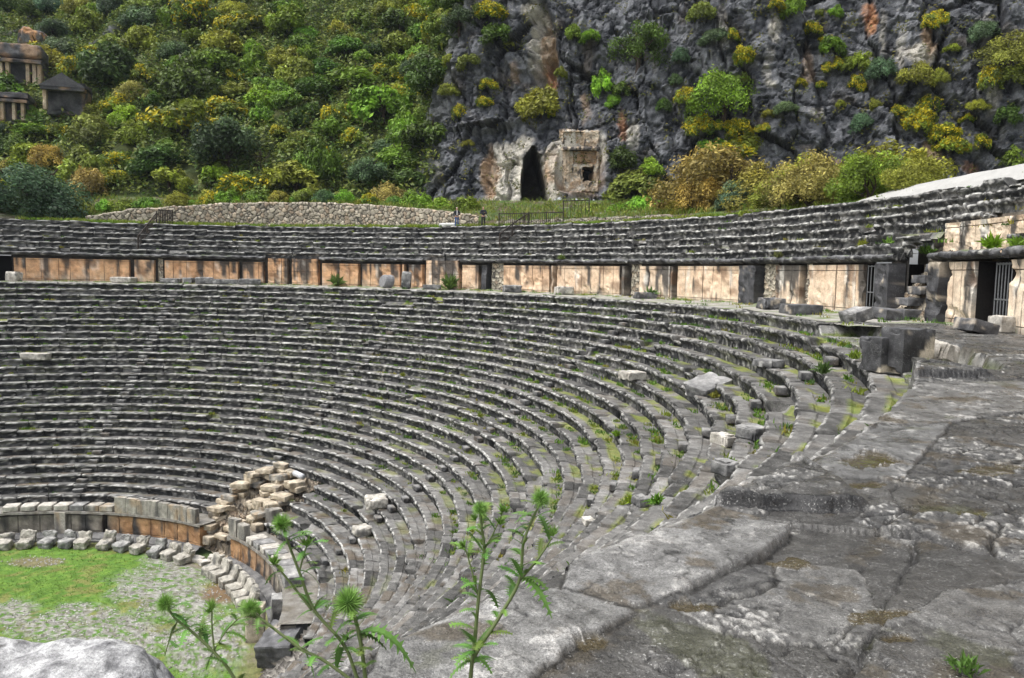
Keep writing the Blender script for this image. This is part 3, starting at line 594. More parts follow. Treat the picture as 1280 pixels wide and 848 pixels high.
def panel(name, t0, t1, z0, z1, R, depth, warm, stain, seed, slab=.8, rough=.012, parent=None, joints=True, mat='wall', colf=None):
    """a slab-built stretch of wall with joints, its two ends and its top"""
    t0, t1 = min(t0, t1), max(t0, t1); L = (t1-t0)*R; dd = max(4., np.linalg.norm(p3(R, .5*(t0+t1), 0)[:2]-CO[:2])); st = max(.05, dd*.0028)
    nj = max(1, int(round(L/(slab*1.15)))); jt = np.linspace(t0, t1, nj+1); r = np.random.RandomState(seed); jt[1:-1] += r.uniform(-.24, .24, max(nj-1, 0))*slab/R
    th = np.linspace(t0, t1, max(4, int(L/st))); e = .014/R
    if joints and nj > 1:
        th = th[np.min(np.abs(th[:, None]-jt[None, 1:-1]), 1) > 2*e]; th = np.sort(np.concatenate([th]+[jt[1:-1]+o for o in (-1.6*e, -.6*e, .6*e, 1.6*e)]))
    zj = z0+(z1-z0)*(np.array([.13, .84]) if z1-z0 < 2.4 else np.array([.13, .5, .82])); zl = np.linspace(z0, z1, max(5, int((z1-z0)/st)))
    if joints: zl = np.sort(np.concatenate([zl[np.min(np.abs(zl[:, None]-zj[None]), 1) > .025]]+[zj+o for o in (-.022, -.008, .008, .022)]))
    TH, Z = np.meshgrid(th, zl, indexing='ij'); P = pol(R+0*TH, TH, Z); d = rough*2.4*fbm(P*1.3+seed, 3)+rough*1.8*fbm(P*5+seed, 3)
    b = np.searchsorted(jt, TH); d = d+r.normal(0, .012, nj+3)[b]
    if joints: g = (np.min(np.abs(TH[..., None]-jt[1:-1]), -1) < e) if nj > 1 else np.zeros(TH.shape, bool); g = g | (np.min(np.abs(Z[..., None]-zj), -1) < .012); d = d+.035*g
    brk = np.maximum(0, fbm(P*1.1+seed*2, 4)-.14)*(.55 if z1-z0 > 1.6 else .08); d = d+brk
    RR = R+d; RR[0] = R+depth; RR[-1] = R+depth; RR[:, -1] = R+depth
    TT = TH.copy(); TT[0] = TH[1]; TT[-1] = TH[-2]; ZZ = Z.copy(); ZZ[:, -1] = Z[:, -2]
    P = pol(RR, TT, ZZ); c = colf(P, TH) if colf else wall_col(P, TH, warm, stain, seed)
    if joints: c = mixc(c, (.05, .045, .04), .75*g)
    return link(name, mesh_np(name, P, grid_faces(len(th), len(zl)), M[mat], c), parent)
black = lambda P, TH: mixc(mixc((.020, .020, .022), (.10, .10, .105), np.clip(.4+1.1*fbm(P*2.5, 4), 0, 1)), (.42, .36, .28), .85*sstep(.22, .42, fbm(P*1.7+9, 4)))
CO_SEG = []
def seg(kind, x0, x1, warm=1., stain=0., slab=.8, top=True, seed=0, prj=.0):
    a, b = th_x(x0), th_x(x1); s = seed or int(x0)+2000
    if kind == 'panel': panel('wall_panel', a, b, -.12, 2.19, RW-prj, .5+prj, warm, stain, s, slab, parent=walkwall)
    elif kind == 'tall': panel('wall_panel', a, b, -.12, HW+.12, RW-prj, .5+prj, warm, stain, s, slab, rough=.03, parent=walkwall)
    elif kind == 'pier': panel('pilaster', a, b, -.12, 2.20, RW-.16-prj, .6+prj, warm, stain, s, 2., rough=.02, parent=walkwall, joints=False, colf=black if warm < 0 else None)
    elif kind == 'niche':
        def fn(I, J): return pol(RW+.22+.0*I, a+(b-a)*I, -.1+2.25*J)
        V, F, c, _ = rubble_sheet(fn, max(8, int(abs(b-a)*RW/.05)), 46, .26, -.10, s, pale=(.55, .50, .40)); link('rubble_infill', mesh_np('rubble_infill', V, F, M['rubble'], c), walkwall)
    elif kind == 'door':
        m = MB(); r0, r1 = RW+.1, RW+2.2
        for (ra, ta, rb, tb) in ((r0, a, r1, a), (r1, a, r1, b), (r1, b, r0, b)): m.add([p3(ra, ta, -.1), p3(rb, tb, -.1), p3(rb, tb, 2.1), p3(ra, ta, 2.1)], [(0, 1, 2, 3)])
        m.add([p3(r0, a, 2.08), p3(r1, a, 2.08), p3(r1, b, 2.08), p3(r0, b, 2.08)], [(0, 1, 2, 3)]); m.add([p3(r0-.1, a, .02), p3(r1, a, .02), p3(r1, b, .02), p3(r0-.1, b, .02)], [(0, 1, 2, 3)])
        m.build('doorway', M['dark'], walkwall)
    if top and kind != 'tall': CO_SEG.append((min(a, b), max(a, b)))
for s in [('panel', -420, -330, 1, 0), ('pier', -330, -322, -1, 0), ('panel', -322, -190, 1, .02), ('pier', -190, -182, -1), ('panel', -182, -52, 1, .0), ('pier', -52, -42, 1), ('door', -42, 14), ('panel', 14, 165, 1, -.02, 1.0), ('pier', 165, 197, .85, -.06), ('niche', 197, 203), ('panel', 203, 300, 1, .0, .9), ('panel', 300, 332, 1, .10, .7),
          ('tall', 332, 362, 1, .14, .6), ('tall', 362, 400, 1, .05, .5), ('panel', 400, 450, 1, -.06, .9), ('panel', 450, 502, .9, -.02, .8), ('pier', 502, 508, .9, .10), ('panel', 508, 530, 1, .02, .6), ('tall', 530, 575, .55, .10, .6), ('panel', 575, 600, .6, 0., 1.2),
          ('pier', 600, 612, -1), ('niche', 612, 627), ('panel', 627, 688, .62, -.05, .9), ('pier', 688, 694, .2, .12), ('panel', 694, 776, .42, -.06, .85), ('pier', 776, 785, .2, .16), ('niche', 785, 797), ('panel', 797, 838, .2, .10, .8), ('pier', 838, 844, .3, .14),
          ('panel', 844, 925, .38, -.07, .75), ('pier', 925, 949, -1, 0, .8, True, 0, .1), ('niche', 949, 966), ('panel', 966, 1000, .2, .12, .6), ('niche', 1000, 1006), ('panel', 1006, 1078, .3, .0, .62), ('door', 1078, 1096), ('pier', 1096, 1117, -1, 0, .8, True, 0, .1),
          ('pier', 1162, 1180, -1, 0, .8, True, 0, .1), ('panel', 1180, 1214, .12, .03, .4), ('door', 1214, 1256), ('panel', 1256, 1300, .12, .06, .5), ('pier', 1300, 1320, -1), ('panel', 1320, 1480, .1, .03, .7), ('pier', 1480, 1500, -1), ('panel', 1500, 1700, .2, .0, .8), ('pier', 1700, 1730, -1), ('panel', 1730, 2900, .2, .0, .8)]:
    seg(*s)
# the dark overhanging cornice, in lengths
def cornice(t0, t1, seed):
    th = np.linspace(t0, t1, max(4, int((t1-t0)*RW/max(.07, .003*np.linalg.norm(p3(RW, .5*(t0+t1), 0)[:2]-CO[:2])))))
    pf = np.array([(.35, 2.17), (-.02, 2.17), (-.04, 2.20), (-.08, 2.22), (-.15, 2.25), (-.20, 2.28), (-.23, 2.33), (-.23, 2.38), (-.20, 2.43), (-.12, 2.47), (0, 2.48), (.3, 2.47)])
    TH, I = np.meshgrid(th, np.arange(len(pf)), indexing='ij'); RR = RW+pf[I, 0]; Z = pf[I, 1]; P = pol(RR, TH, Z)
    bl = np.floor(TH*RW/.95+seed*.37+.3*np.sin(TH*RW*.9)); n = fbm(P*2.1+seed, 4); ofs = noise(np.stack([bl*3.13, bl*1.7, bl*0], -1)); bev = np.abs(np.modf(TH*RW/.95+seed*.37+.3*np.sin(TH*RW*.9))[0]-.5) > .46; RR = RR+np.where((I > 0) & (I < 11), .16*n+.12*ofs+.10*bev+.35*np.maximum(0, fbm(P*1.1+3, 3)-.12), 0); Z = Z+(.10*fbm(P*2.2+5, 3)+.08*ofs)*(I > 3)-.05*bev*(I > 6)
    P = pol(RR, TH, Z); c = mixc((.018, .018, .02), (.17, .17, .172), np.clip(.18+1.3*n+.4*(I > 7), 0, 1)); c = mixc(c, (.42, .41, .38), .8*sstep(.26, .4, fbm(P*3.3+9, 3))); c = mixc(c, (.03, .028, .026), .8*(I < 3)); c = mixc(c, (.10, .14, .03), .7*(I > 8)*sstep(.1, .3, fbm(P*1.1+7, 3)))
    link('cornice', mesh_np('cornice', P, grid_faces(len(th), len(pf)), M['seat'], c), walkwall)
def core(a, b):
    TH, J = np.meshgrid(np.linspace(a, b, max(3, int(abs(b-a)*40))), np.array([0, .3, .6, .9, 1.]), indexing='ij'); P = pol(RW+.5+.0*TH+.5*(J > .95), TH, -.2+2.7*np.minimum(J/.9, 1))
    link('wall_core', mesh_np('wall_core', P, grid_faces(len(TH), 5), M['wall'], mixc((.03, .028, .026), (.10, .09, .08), np.clip(.4+fbm(P*2, 3), 0, 1))), walkwall)
for x0, x1 in ((-420, -42), (14, 1078), (1096, 1117), (1162, 1214), (1256, 2900)): core(th_x(x0), th_x(x1))
CO_SEG.sort(); run = None; k = 0
runs = []
for a, b in CO_SEG:
    if run and a-run[1] < .004 and (run[1]-run[0]) < .22: run[1] = b
    else: run = [a, b]; runs.append(run)
for a, b in runs: cornice(a, b, k); k += 1
# iron gates in the two doorways on the right
def gate(x0, x1, nb, z1, label, ajar=0.):
    a, b = th_x(x0), th_x(x1); A = p3(RW+.12, a, 0); B = p3(RW+.12, b, 0)
    if ajar: d = B-A; A = B-d*ajar+np.array([math.cos(b), math.sin(b), 0])*.05
    g = empty('iron_gate', tuple(A*.5+B*.5), label, 'gate', 'iron gates in the wall doorways'); f = MB(); up = np.array([0, 0, 1.])
    for z in (.12, z1*.45, z1-.05): f = MB(); f.bar(A+up*z, B+up*z, .05, .05); f.build('rail', M['iron'], g)
    for i in range(nb):
        P = A+(B-A)*(i+.02)/(nb-1+.04); m = MB(); m.tube([P+up*.05, P+up*z1], .024, 6); m.build('bar', M['iron'], g)
gate(1079, 1095, 5, 2.05, 'grey iron bar gate in the narrow doorway left of the broken steps')
gate(1214, 1255, 6, 2.05, 'grey iron bar gate half closing the wide dark doorway right of the broken steps', .5)
# broken steps climbing through the wall between the two gates
bs = empty('broken_steps', tuple(p3(RW, th_x(1139), 0)), 'flight of broken black steps over rubble between the two barred doorways', 'steps')
a0, a1 = th_x(1117), th_x(1162)
def fn(I, J): return pol(RW-.3+1.9*J, a0+(a1-a0)*I, -.1+2.9*J)
V, F, c, _ = rubble_sheet(fn, 60, 70, .34, -.16, 77, pale=(.42, .37, .29)); link('rubble_core', mesh_np('rubble_core', V, F, M['rubble'], c), bs)
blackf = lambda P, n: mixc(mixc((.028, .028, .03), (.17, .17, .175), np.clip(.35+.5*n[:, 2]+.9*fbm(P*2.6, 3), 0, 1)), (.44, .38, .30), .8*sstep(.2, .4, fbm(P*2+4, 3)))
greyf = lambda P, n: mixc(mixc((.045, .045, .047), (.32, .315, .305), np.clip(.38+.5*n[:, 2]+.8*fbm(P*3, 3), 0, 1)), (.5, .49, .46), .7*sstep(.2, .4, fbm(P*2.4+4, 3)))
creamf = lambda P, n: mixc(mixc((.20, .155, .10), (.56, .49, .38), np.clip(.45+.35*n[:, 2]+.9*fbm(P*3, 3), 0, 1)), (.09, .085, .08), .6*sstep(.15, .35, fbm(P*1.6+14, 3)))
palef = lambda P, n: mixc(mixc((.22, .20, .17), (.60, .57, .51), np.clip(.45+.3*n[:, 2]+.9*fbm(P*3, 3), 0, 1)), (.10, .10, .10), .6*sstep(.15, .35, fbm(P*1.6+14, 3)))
def stone(name, c, L, Wd, Ht, rz=0., tx=0., ty=0., parent=None, seed=0, colf=greyf, amp=.02, rnd=.12, sub=7, chip=.14, mat='block', freq=3.):
    R = Matrix.Rotation(rz, 3, 'Z') @ Matrix.Rotation(tx, 3, 'X') @ Matrix.Rotation(ty, 3, 'Y'); ax = [np.array(R @ Vector(v)) for v in ((L/2, 0, 0), (0, Wd/2, 0), (0, 0, Ht/2))]
    P, F, col = rock(c, *ax, sub=sub, rnd=rnd, amp=amp, seed=seed, colf=colf, chip=chip, freq=freq)
    return link(name, mesh_np(name, P, F, M[mat], col), parent)
for i in range(6):
    t = (i+.3)/6; th = a0+(a1-a0)*(.5+.06*(-1)**i); c = p3(RW-.35+1.75*t, th, .22+2.55*t-.12); stone('step', c, .75, .95 if i else 1.1, .3, th, parent=bs, seed=500+i, colf=blackf, amp=.03)
stone('step', p3(RW-.85, a0+(a1-a0)*.45, .16), .9, 1.5, .42, a0, .05, .08, bs, 520, blackf, .04)

# ---------------------------------------------------------------- wall, ledge and benches round the orchestra
podium = empty('orchestra_wall', (0, 0, ZG), 'low curved stone wall with a moulded foot round the orchestra below the seats', 'wall')
def pod_col(P, TH):
    s = TH*16; q = np.stack([s, P[..., 2], 0*s], -1); a = fbm(q*1.3, 4); st = fbm(np.stack([s*1.6, P[..., 2]*.3, 0*s], -1), 4)
    warm = sstep(D(100), D(93), TH)*sstep(D(40), D(62), TH); c = mixc(mixc((.06, .055, .05), (.40, .36, .29), np.clip(.32+1.0*st+.7*a, 0, 1)), mixc((.20, .10, .045), (.50, .30, .15), np.clip(.5+a, 0, 1)), warm*sstep(-.25, .1, st+.1))
    return mixc(c, (.04, .04, .04), .8*sstep(.08, .25, -st+.2*a))
for (u0, u1) in ((20, 64.5), (73.5, 98), (98.02, 150)):
    panel('wall_panel', D(u0), D(u1), -14.3, -13.0, 16.0, .6, 1, 0, 900+int(u0), .85, .03, podium, colf=pod_col)
    th = np.linspace(D(u0), D(u1), int((u1-u0)*2.6)); pf = np.array([(16.05, -14.22), (15.86, -14.22), (15.80, -14.28), (15.62, -14.36), (15.5, -14.42), (15.48, -14.50), (15.30, -14.50), (15.28, ZG-.1)])
    TH, I = np.meshgrid(th, np.arange(len(pf)), indexing='ij'); P = pol(pf[I, 0], TH, pf[I, 1]); n = fbm(P*2, 3); P = pol(pf[I, 0]+.05*n, TH, pf[I, 1]+.02*fbm(P*4, 2))
    link('foot_moulding', mesh_np('foot_moulding', P, grid_faces(len(th), len(pf)), M['block'], mixc((.05, .05, .052), (.22, .215, .21), np.clip(.4+n, 0, 1))), podium)
    TH, RR = np.meshgrid(th, np.array([15.88, 15.9, 16.2, 16.6, 17.0, 17.55]), indexing='ij'); P = pol(RR, TH, 0*RR); P[..., 2] = -12.99+.04*fbm(P*2, 3)-.12*(RR < 15.89)
    link('ledge', mesh_np('ledge', P, grid_faces(len(th), 6), M['block'], mixc((.10, .085, .06), (.26, .25, .23), np.clip(.5+fbm(P*2.2, 3), 0, 1))), podium)
slabf = lambda P, n: mixc(mixc((.05, .05, .05), (.45, .42, .36), np.clip(.5+1.1*fbm(P*np.array([2.4, 2.4, .5]), 4), 0, 1)), (.36, .24, .12), .5*sstep(.05, .3, fbm(P*np.array([1.6, 1.6, .6])+8, 3)))
tl = np.linspace(95.6, 75., 9)
for i in range(8):
    t = D(.5*(tl[i]+tl[i+1])); stone('parapet_slab', p3(16.08, t, -12.55-.1*i/8), .30, 16.08*D(tl[i]-tl[i+1])-.015, 1.0-.05*(i % 3), t, parent=podium, seed=600+i, colf=slabf, amp=.012, rnd=.07)
for i, t in enumerate((63.2, 60.2)): stone('parapet_slab', p3(16.15, D(t), -12.55-.05*i), .4, .72, .98-.12*i, D(t), parent=podium, seed=620+i, colf=slabf, amp=.02, rnd=.2 if i else .08)
stone('pilaster', p3(15.92, D(107.2), -13.65), .25, .62, 1.25, D(107.2), parent=podium, seed=640, colf=slabf, amp=.015, rnd=.08)
BEN = 'stone bench blocks on top of the orchestra wall'
left_b = [117.2, 113.9, 110.6, 107.4, 104.2, 101.0, 97.9]
lookl = ['pale', 'pale buff', 'pale grey', 'pale grey', 'grey', 'brownish', 'dark brownish']; ordl = ['first', 'second', 'third', 'fourth', 'fifth', 'sixth', 'seventh']
for i, t in enumerate(left_b):
    c = [palef, palef, palef, palef, greyf, slabf, slabf][i]
    tag(stone('bench_block', p3(16.45, D(t), -12.83), .92, .78, .32, D(t+4), 0, .04, seed=660+i, colf=c, amp=.012, rnd=.12), f'{lookl[i]} bench block on the orchestra wall, {ordl[i]} from left before tall slabs', 'bench block', BEN)
right_b = [56.8, 53.8, 50.8, 47.8, 44.8, 41.8]
for i, t in enumerate(right_b):
    tag(stone('bench_block', p3(16.42, D(t), -12.84), .95, .76, .30, D(t-4), 0, .03, seed=680+i, colf=[palef, greyf][i % 2], amp=.014, rnd=.12), f'grey bench block on the orchestra wall right of the ruined stair, {ordl[i]} from gap', 'bench block', BEN)
# rubble bank closing the ring on the right, below the lowest seats
def fn(I, J): return pol(17.6-2.6*J+.3*np.sin(I*9), D(20)-(D(75))*I, -12.75-2.0*J)
V, F, c, _ = rubble_sheet(fn, 200, 40, .42, .28, 31, pale=(.32, .30, .27)); tag(link('rubble_bank', mesh_np('rubble_bank', V, F[:, ::-1], M['rubble'], c)), 'sloping bank of broken grey stones between orchestra floor and lowest seats', 'rubble bank')
# ruined stair in the gap of the orchestra wall
ru = empty('ruined_stair', tuple(p3(16.5, D(69), ZG)), 'collapsed rubble stair cutting through the lowest seat rows from the orchestra', 'ruin')
zr = lambda R: np.interp(R, [16.2, 16.6, 17.4, 18.0, 18.7, 19.3, 20.8], [-14.3, -13.7, -13.1, -12.7, -12.1, -11.5, -10.3])
def fn(I, J):
    th = D(75.8)-D(16.3)*I; R = 16.2+4.6*J; n = fbm(np.stack([I*5, J*4, I*0], -1), 3); q = np.floor(R/.5+.6*n)*.5
    rim = np.exp(-((I-.14)/.13)**2)*1.0+np.exp(-((I-.62)/.10)**2)*.7; return pol(R, th, zr(np.clip(q, 16.2, 20.8))+.25*n+rim*np.sin(np.clip(J*1.25, 0, 1)*PI)**.7*.8-.15)
V, F, c, _ = rubble_sheet(fn, 120, 120, .30, -.16, 41, pale=(.42, .36, .28)); o_ = link('rubble_core', mesh_np('rubble_core', V, F, M['rubble'], c), ru)
for k, (t, R, nl_) in enumerate([(74.2, 16.7, 2), (74.4, 17.4, 3), (74.2, 18.1, 3), (73.4, 18.8, 3), (72.0, 19.4, 3), (70.2, 20.0, 2), (68.0, 20.4, 2), (66.2, 19.8, 2), (66.0, 19.0, 3), (65.6, 18.3, 3), (64.2, 17.7, 3), (63.0, 18.3, 3), (62.2, 19.0, 2), (61.6, 19.7, 2)]):
    for j in range(nl_): stone('block', p3(R+.04*(-1)**j, D(t+.5*(j % 2)), zr(R)+.12+.27*j), (.55+.4*((k*7+j*3) % 5)/4), (.65+.5*((k*3+j*5) % 7)/6), .26+.10*((k+j) % 3)/2, D(t)+.35*math.sin(k*5.1+j*2.3), .12*math.sin(k*3.3+j), .10*math.cos(k*2.7+j), ru, 6000+k*10+j, creamf if (k+j) % 4 else slabf, .04, .2, 7, .3)
r = np.random.RandomState(12)
for i in range(16):
    t = r.uniform(60.5, 75.3); R = r.uniform(16.5, 20.4); z = float(zr(R))+.1
    stone('rubble_stone', p3(R, D(t), z+.05), r.uniform(.25, .7), r.uniform(.2, .45), r.uniform(.16, .36), r.uniform(0, 3), r.uniform(-.3, .3), r.uniform(-.3, .3), ru, 700+i, creamf if i % 3 else slabf, .03, .25, 5)
for i, (R, t, z, L, w_, h_) in enumerate([(16.35, 72.6, -13.9, .5, .6, .5), (16.6, 69.8, -13.6, .45, .9, .25), (17.05, 69.4, -13.25, .45, .9, .25), (17.5, 69.0, -12.95, .45, .9, .25), (18.15, 61.4, -12.3, .7, .7, .95), (17.3, 62.2, -12.75, .5, .5, .4), (19.1, 64.3, -11.55, .5, 1.9, .28), (19.8, 65.2, -11.05, .5, 2.2, .28)]):
    stone('step' if 0 < i < 4 or i > 5 else 'block', p3(R, D(t), z), L, w_, h_, D(t), parent=ru, seed=760+i, colf=creamf if i != 4 else slabf, amp=.02, rnd=.12)
m = MB(); P = hit  # a pale worn column piece lies on the ruin
cyl_c = p3(20.2, D(63.2), -10.45); tdir = np.array([-math.sin(D(63)), math.cos(D(63)), .1]); V = smooth_path([cyl_c-tdir*.42, cyl_c+tdir*.42], 7)
m.tube(V, [.15, .18, .18, .18, .18, .18, .16], 12, (.42, .43, .45)); tag(m.build('column_drum', M['block'], smooth=True), 'pale broken column piece lying on top of the ruined stair', 'column drum')

# ---------------------------------------------------------------- orchestra floor
g = np.linspace(0, 1, 190); a_ = np.linspace(0, 2*PI, 420); RR, TH = np.meshgrid(15.6*g, a_, indexing='ij'); P = pol(RR, TH, 0*RR+ZG); P[..., 2] += .05*fbm(P*.5, 3)+.03*fbm(P*3, 3)+.015*noise(P*9)
px, py, _ = proj(P); n1 = fbm(P*.45+3, 4); n2 = fbm(P*2.4, 4); n3 = fbm(P*6, 3)
grav = np.zeros(RR.shape)
for (x, y, rx, ry) in [(225, 715, 40, 26), (215, 745, 70, 26), (60, 785, 60, 16), (160, 795, 80, 22), (110, 770, 50, 14), (260, 800, 60, 40), (20, 770, 30, 20)]: grav = np.maximum(grav, sstep(1.35, .6, np.hypot((px-x)/rx, (py-y)/ry)+.9*n1+.5*n2))
gr = mixc((.055, .135, .016), (.13, .22, .03), np.clip(.5+n2, 0, 1)); gr = mixc(gr, (.18, .16, .055), sstep(.05, .3, n1+.5*n2)*.7)
c = mixc(gr, mixc((.11, .105, .075), (.34, .335, .31), np.clip(.45+1.3*n3, 0, 1)), grav*sstep(-.15, .1, n2+.6*n3+.1)); c = mixc(c, (.15, .10, .055), sstep(1.2, .6, np.hypot((px-275)/26, (py-740)/14)+.6*n1)); c = mixc(c, (.17, .13, .08), .8*sstep(1.2, .6, np.hypot((px-45)/35, (py-703)/6)+.6*n1))
c = mixc(c, (.16, .12, .07), .6*sstep(14.2, 14.8, RR+.3*n2))
tag(link('orchestra_floor', mesh_np('orchestra_floor', P, grid_faces(190, 420, True), M['orch'], c)), kind='structure')
ORCH_GRAV = (px, py)
# ---------------------------------------------------------------- loose stones
ORD = ['first', 'second', 'third', 'fourth', 'fifth', 'sixth', 'seventh', 'eighth', 'ninth', 'tenth', 'eleventh', 'twelfth', 'thirteenth', 'fourteenth', 'fifteenth', 'sixteenth']
def on_seats(x, y):
    """where the view ray meets the sloping bank of seats (top of the row it lands on)"""
    d = ray(x, y)/FPX
    for k in np.arange(2.2, 90, .02):
        P = CO+d*k; R = math.hypot(P[0], P[1]); i = (R-R0)/T
        if i >= 28: z = 0.
        else: z = Z0+math.floor(i)*RS
        if P[2] <= z and i > -3: P[2] = z; return P, k
    return P, k
def block(x, y, wpx, hpx, dpx, rz, label, colf=greyf, tx=0., ty=0., cat='stone block', name='fallen_block', seed=0, rnd=.1, amp=.03, z=None, R=None, sub=12, chip=.3, group=None):
    if R: P = at_cyl(x, y, R); k = float(np.dot(P-CO, FW)); 
    elif z is not None: P = at_plane(x, y, z); k = float(np.dot(P-CO, FW))
    else: P, k = on_seats(x, y)
    if z is not None: P[2] = z
    s = k/FPX; h_ = hpx*s
    return tag(stone(name, P+np.array([0, 0, h_/2-.02]), wpx*s, dpx*s, h_, YAW*-1+rz, tx, ty, None, 800+seed+int(x), colf, amp*1., rnd, sub, chip), label, cat, group)
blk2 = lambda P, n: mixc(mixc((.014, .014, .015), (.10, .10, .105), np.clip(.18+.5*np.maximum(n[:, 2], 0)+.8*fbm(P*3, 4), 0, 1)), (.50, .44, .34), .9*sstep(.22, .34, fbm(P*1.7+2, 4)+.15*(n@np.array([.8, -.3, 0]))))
block(1132, 465, 46, 56, 40, .25, 'tall squared black stone block standing upright at the broken corner of the paving', blk2, z=-.42, sub=14, amp=.012, rnd=.06, seed=1)
block(1098, 462, 28, 42, 40, .25, 'shorter black block with a grooved face leaning against the tall upright block', blk2, z=-.42, sub=12, amp=.02, rnd=.06, seed=2)
block(1166, 452, 30, 26, 50, .5, 'broken pale wedge of stone just right of the tall upright block', palef, z=-.25, amp=.05, rnd=.3, seed=3, ty=.3)
block(885, 492, 46, 17, 44, .5, 'large grey block tilted across the upper right seat rows with grass below', greyf, ty=-.28, tx=.1, seed=4, rnd=.12)
block(1219, 416, 34, 16, 40, .1, 'black moulded block lying tilted below the wide barred doorway', blackf, z=.03, ty=.25, amp=.012, seed=5, rnd=.08)
block(1252, 414, 22, 20, 26, .1, 'small pale sill block beside the wide barred doorway', palef, z=.03, seed=6)
block(1000, 392, 42, 12, 40, .0, 'flat dark block serving as a step at the wall foot', blackf, z=.0, seed=7, amp=.012, rnd=.08)
block(963, 386, 26, 14, 34, .0, 'squat dark block below the rubble niche left of the step block', blackf, z=.0, seed=8)
block(1070, 402, 26, 16, 30, .3, 'grey tilted slab at the foot of the narrow barred doorway', greyf, z=.0, seed=9, ty=-.3)
block(18, 350, 14, 12, 14, 0, 'small light grey cube of stone before the dark vaulted opening at left', palef, R=38.6, z=.02, seed=10)
block(155, 349, 26, 7, 20, 0, 'pale rounded boulder at the foot of the orange wall, left of the boarded rail', palef, R=39.3, z=.0, seed=11, rnd=.4)
for i, (x, w) in enumerate([(214, 22), (236, 12), (256, 20), (282, 30), (312, 26)]):
    block(x, 352, w, 6+(i % 3), 16, .1*i, f'low grey block at the orange wall foot, {ORD[i]} from left', greyf, R=39.3, z=.02, seed=12+i, rnd=.2, group='low blocks along the wall foot')
block(540, 359, 22, 6, 16, .1, 'flat grey block on the walkway right of the round drum stones', greyf, R=38.8, z=.0, seed=20)
block(640, 366, 22, 9, 18, .2, 'rough grey block below the rubble niche in the middle of the wall', greyf, R=39., z=.0, seed=21, rnd=.25)
block(705, 370, 22, 10, 20, .2, 'pale rough block at the foot of the long cream wall panel', palef, R=39.1, z=.0, seed=22, rnd=.25)
block(806, 376, 26, 8, 24, .1, 'dark flat block at the wall foot left of a weed', blackf, R=39.2, z=.0, seed=23)
block(906, 556, 24, 15, 30, .4, 'pale square block lying loose among the seats left of the paving edge', palef, seed=24, rnd=.15)
block(940, 548, 30, 17, 34, .6, 'grey squared block on the seat rows beside a small pale block', greyf, seed=25, rnd=.12)
block(905, 592, 22, 18, 30, .5, 'dark rounded block wedged in a seat row near the paving edge', greyf, seed=26, rnd=.3)
block(800, 632, 16, 14, 20, .3, 'small round grey stone on the seats beside a yellow green weed', greyf, seed=27, rnd=.45)
block(960, 465, 26, 9, 30, .6, 'loose seat block pushed forward on the upper right rows', greyf, seed=28)
block(790, 480, 26, 10, 26, .4, 'light grey seat block standing proud of its row', palef, seed=29)
block(735, 655, 14, 9, 18, .3, 'small pale stone lying on the lower right seats', palef, seed=30, rnd=.3)
block(470, 640, 26, 13, 26, .3, 'white broken stones heap piece on the lower seat rows right of the ruin', palef, seed=31, rnd=.35, amp=.05)
block(452, 668, 20, 11, 20, .5, 'small white broken stone lying just below the larger white one', palef, seed=32, rnd=.35, amp=.05)
block(45, 455, 32, 8, 14, .0, 'pale grey seat block set loosely in the rows at far left', palef, seed=33)
# drums on the walkway
P = at_cyl(484, 358, 38.6); c = np.array([P[0], P[1], .55]); m = MB(); dr = UH*math.cos(.5)+VH*math.sin(.5)
V = smooth_path([c-dr*.45, c+dr*.45], 6); m.tube(V+np.random.RandomState(1).normal(0, .008, (6, 3)), [.48, .54, .55, .54, .55, .5], 20, (.20, .20, .205)); tag(m.build('column_drum', M['block'], smooth=False), 'round grey column drum lying on its side on the far walkway', 'column drum')
tag(stone('column_stump', np.array([*at_cyl(508, 358, 38.7)[:2], .68]), .78, .7, 1.4, .3, 0, .06, None, 870, greyf, .03, .4, 10), 'upright worn grey stump standing right of the round drum on the far walkway', 'column stump')
pt = RTOP+.55; P = at_cyl(560, 280, pt); c = np.array([P[0], P[1], TOPZ+.2]); tg = np.array([-P[1], P[0], 0])/pt; m = MB(); V = smooth_path([c-tg*.85, c+tg*.85], 6); m.tube(V, [.15, .2, .2, .2, .2, .17], 14, (.42, .42, .41))
tag(m.build('column_shaft', M['block'], smooth=True), 'short pale column shaft lying on the grass at the top of the seats', 'column shaft')
# orchestra: pillar, dark blocks, seats of honour
tag(stone('stone_pillar', p3(14.75, D(28.5), ZG+.75), .78, .74, 1.6, D(25), 0, .03, None, 880, lambda P, n: mixc(mixc((.24, .19, .13), (.60, .53, .43), np.clip(.5+1.1*fbm(P*2.4, 4), 0, 1)), (.09, .09, .09), .6*sstep(.15, .3, fbm(P*2+30, 3))), .015, .1, 10), 'short square buff stone pillar standing at the right end of the orchestra', 'pillar')
tag(stone('fallen_block', p3(16.1, D(20), -13.75), 1.5, 2.0, .95, D(8), .12, -.12, None, 881, blackf, .03, .08, 10), 'big dark dressed block lying at the right end of the orchestra wall', 'stone block')
tag(stone('fallen_block', p3(15.7, D(33.5), -13.95), .6, .8, 1.25, D(30), 0, .05, None, 882, greyf, .03, .12, 8), 'grey upright block set against the orchestra wall behind the pillar', 'stone block')
tag(stone('fallen_block', p3(16.4, D(35.5), -12.72), .9, 1.4, .5, D(38), .05, .04, None, 883, greyf, .03, .12, 8), 'long dark block on the orchestra wall top, right of the bench blocks', 'stone block')
chf = lambda P, n: mixc(mixc((.15, .14, .115), (.44, .415, .36), np.clip(.5+1.0*fbm(P*2.6, 4)+.2*n[:, 2], 0, 1)), (.08, .08, .078), .75*sstep(.12, .3, fbm(P*1.9+20, 3)))
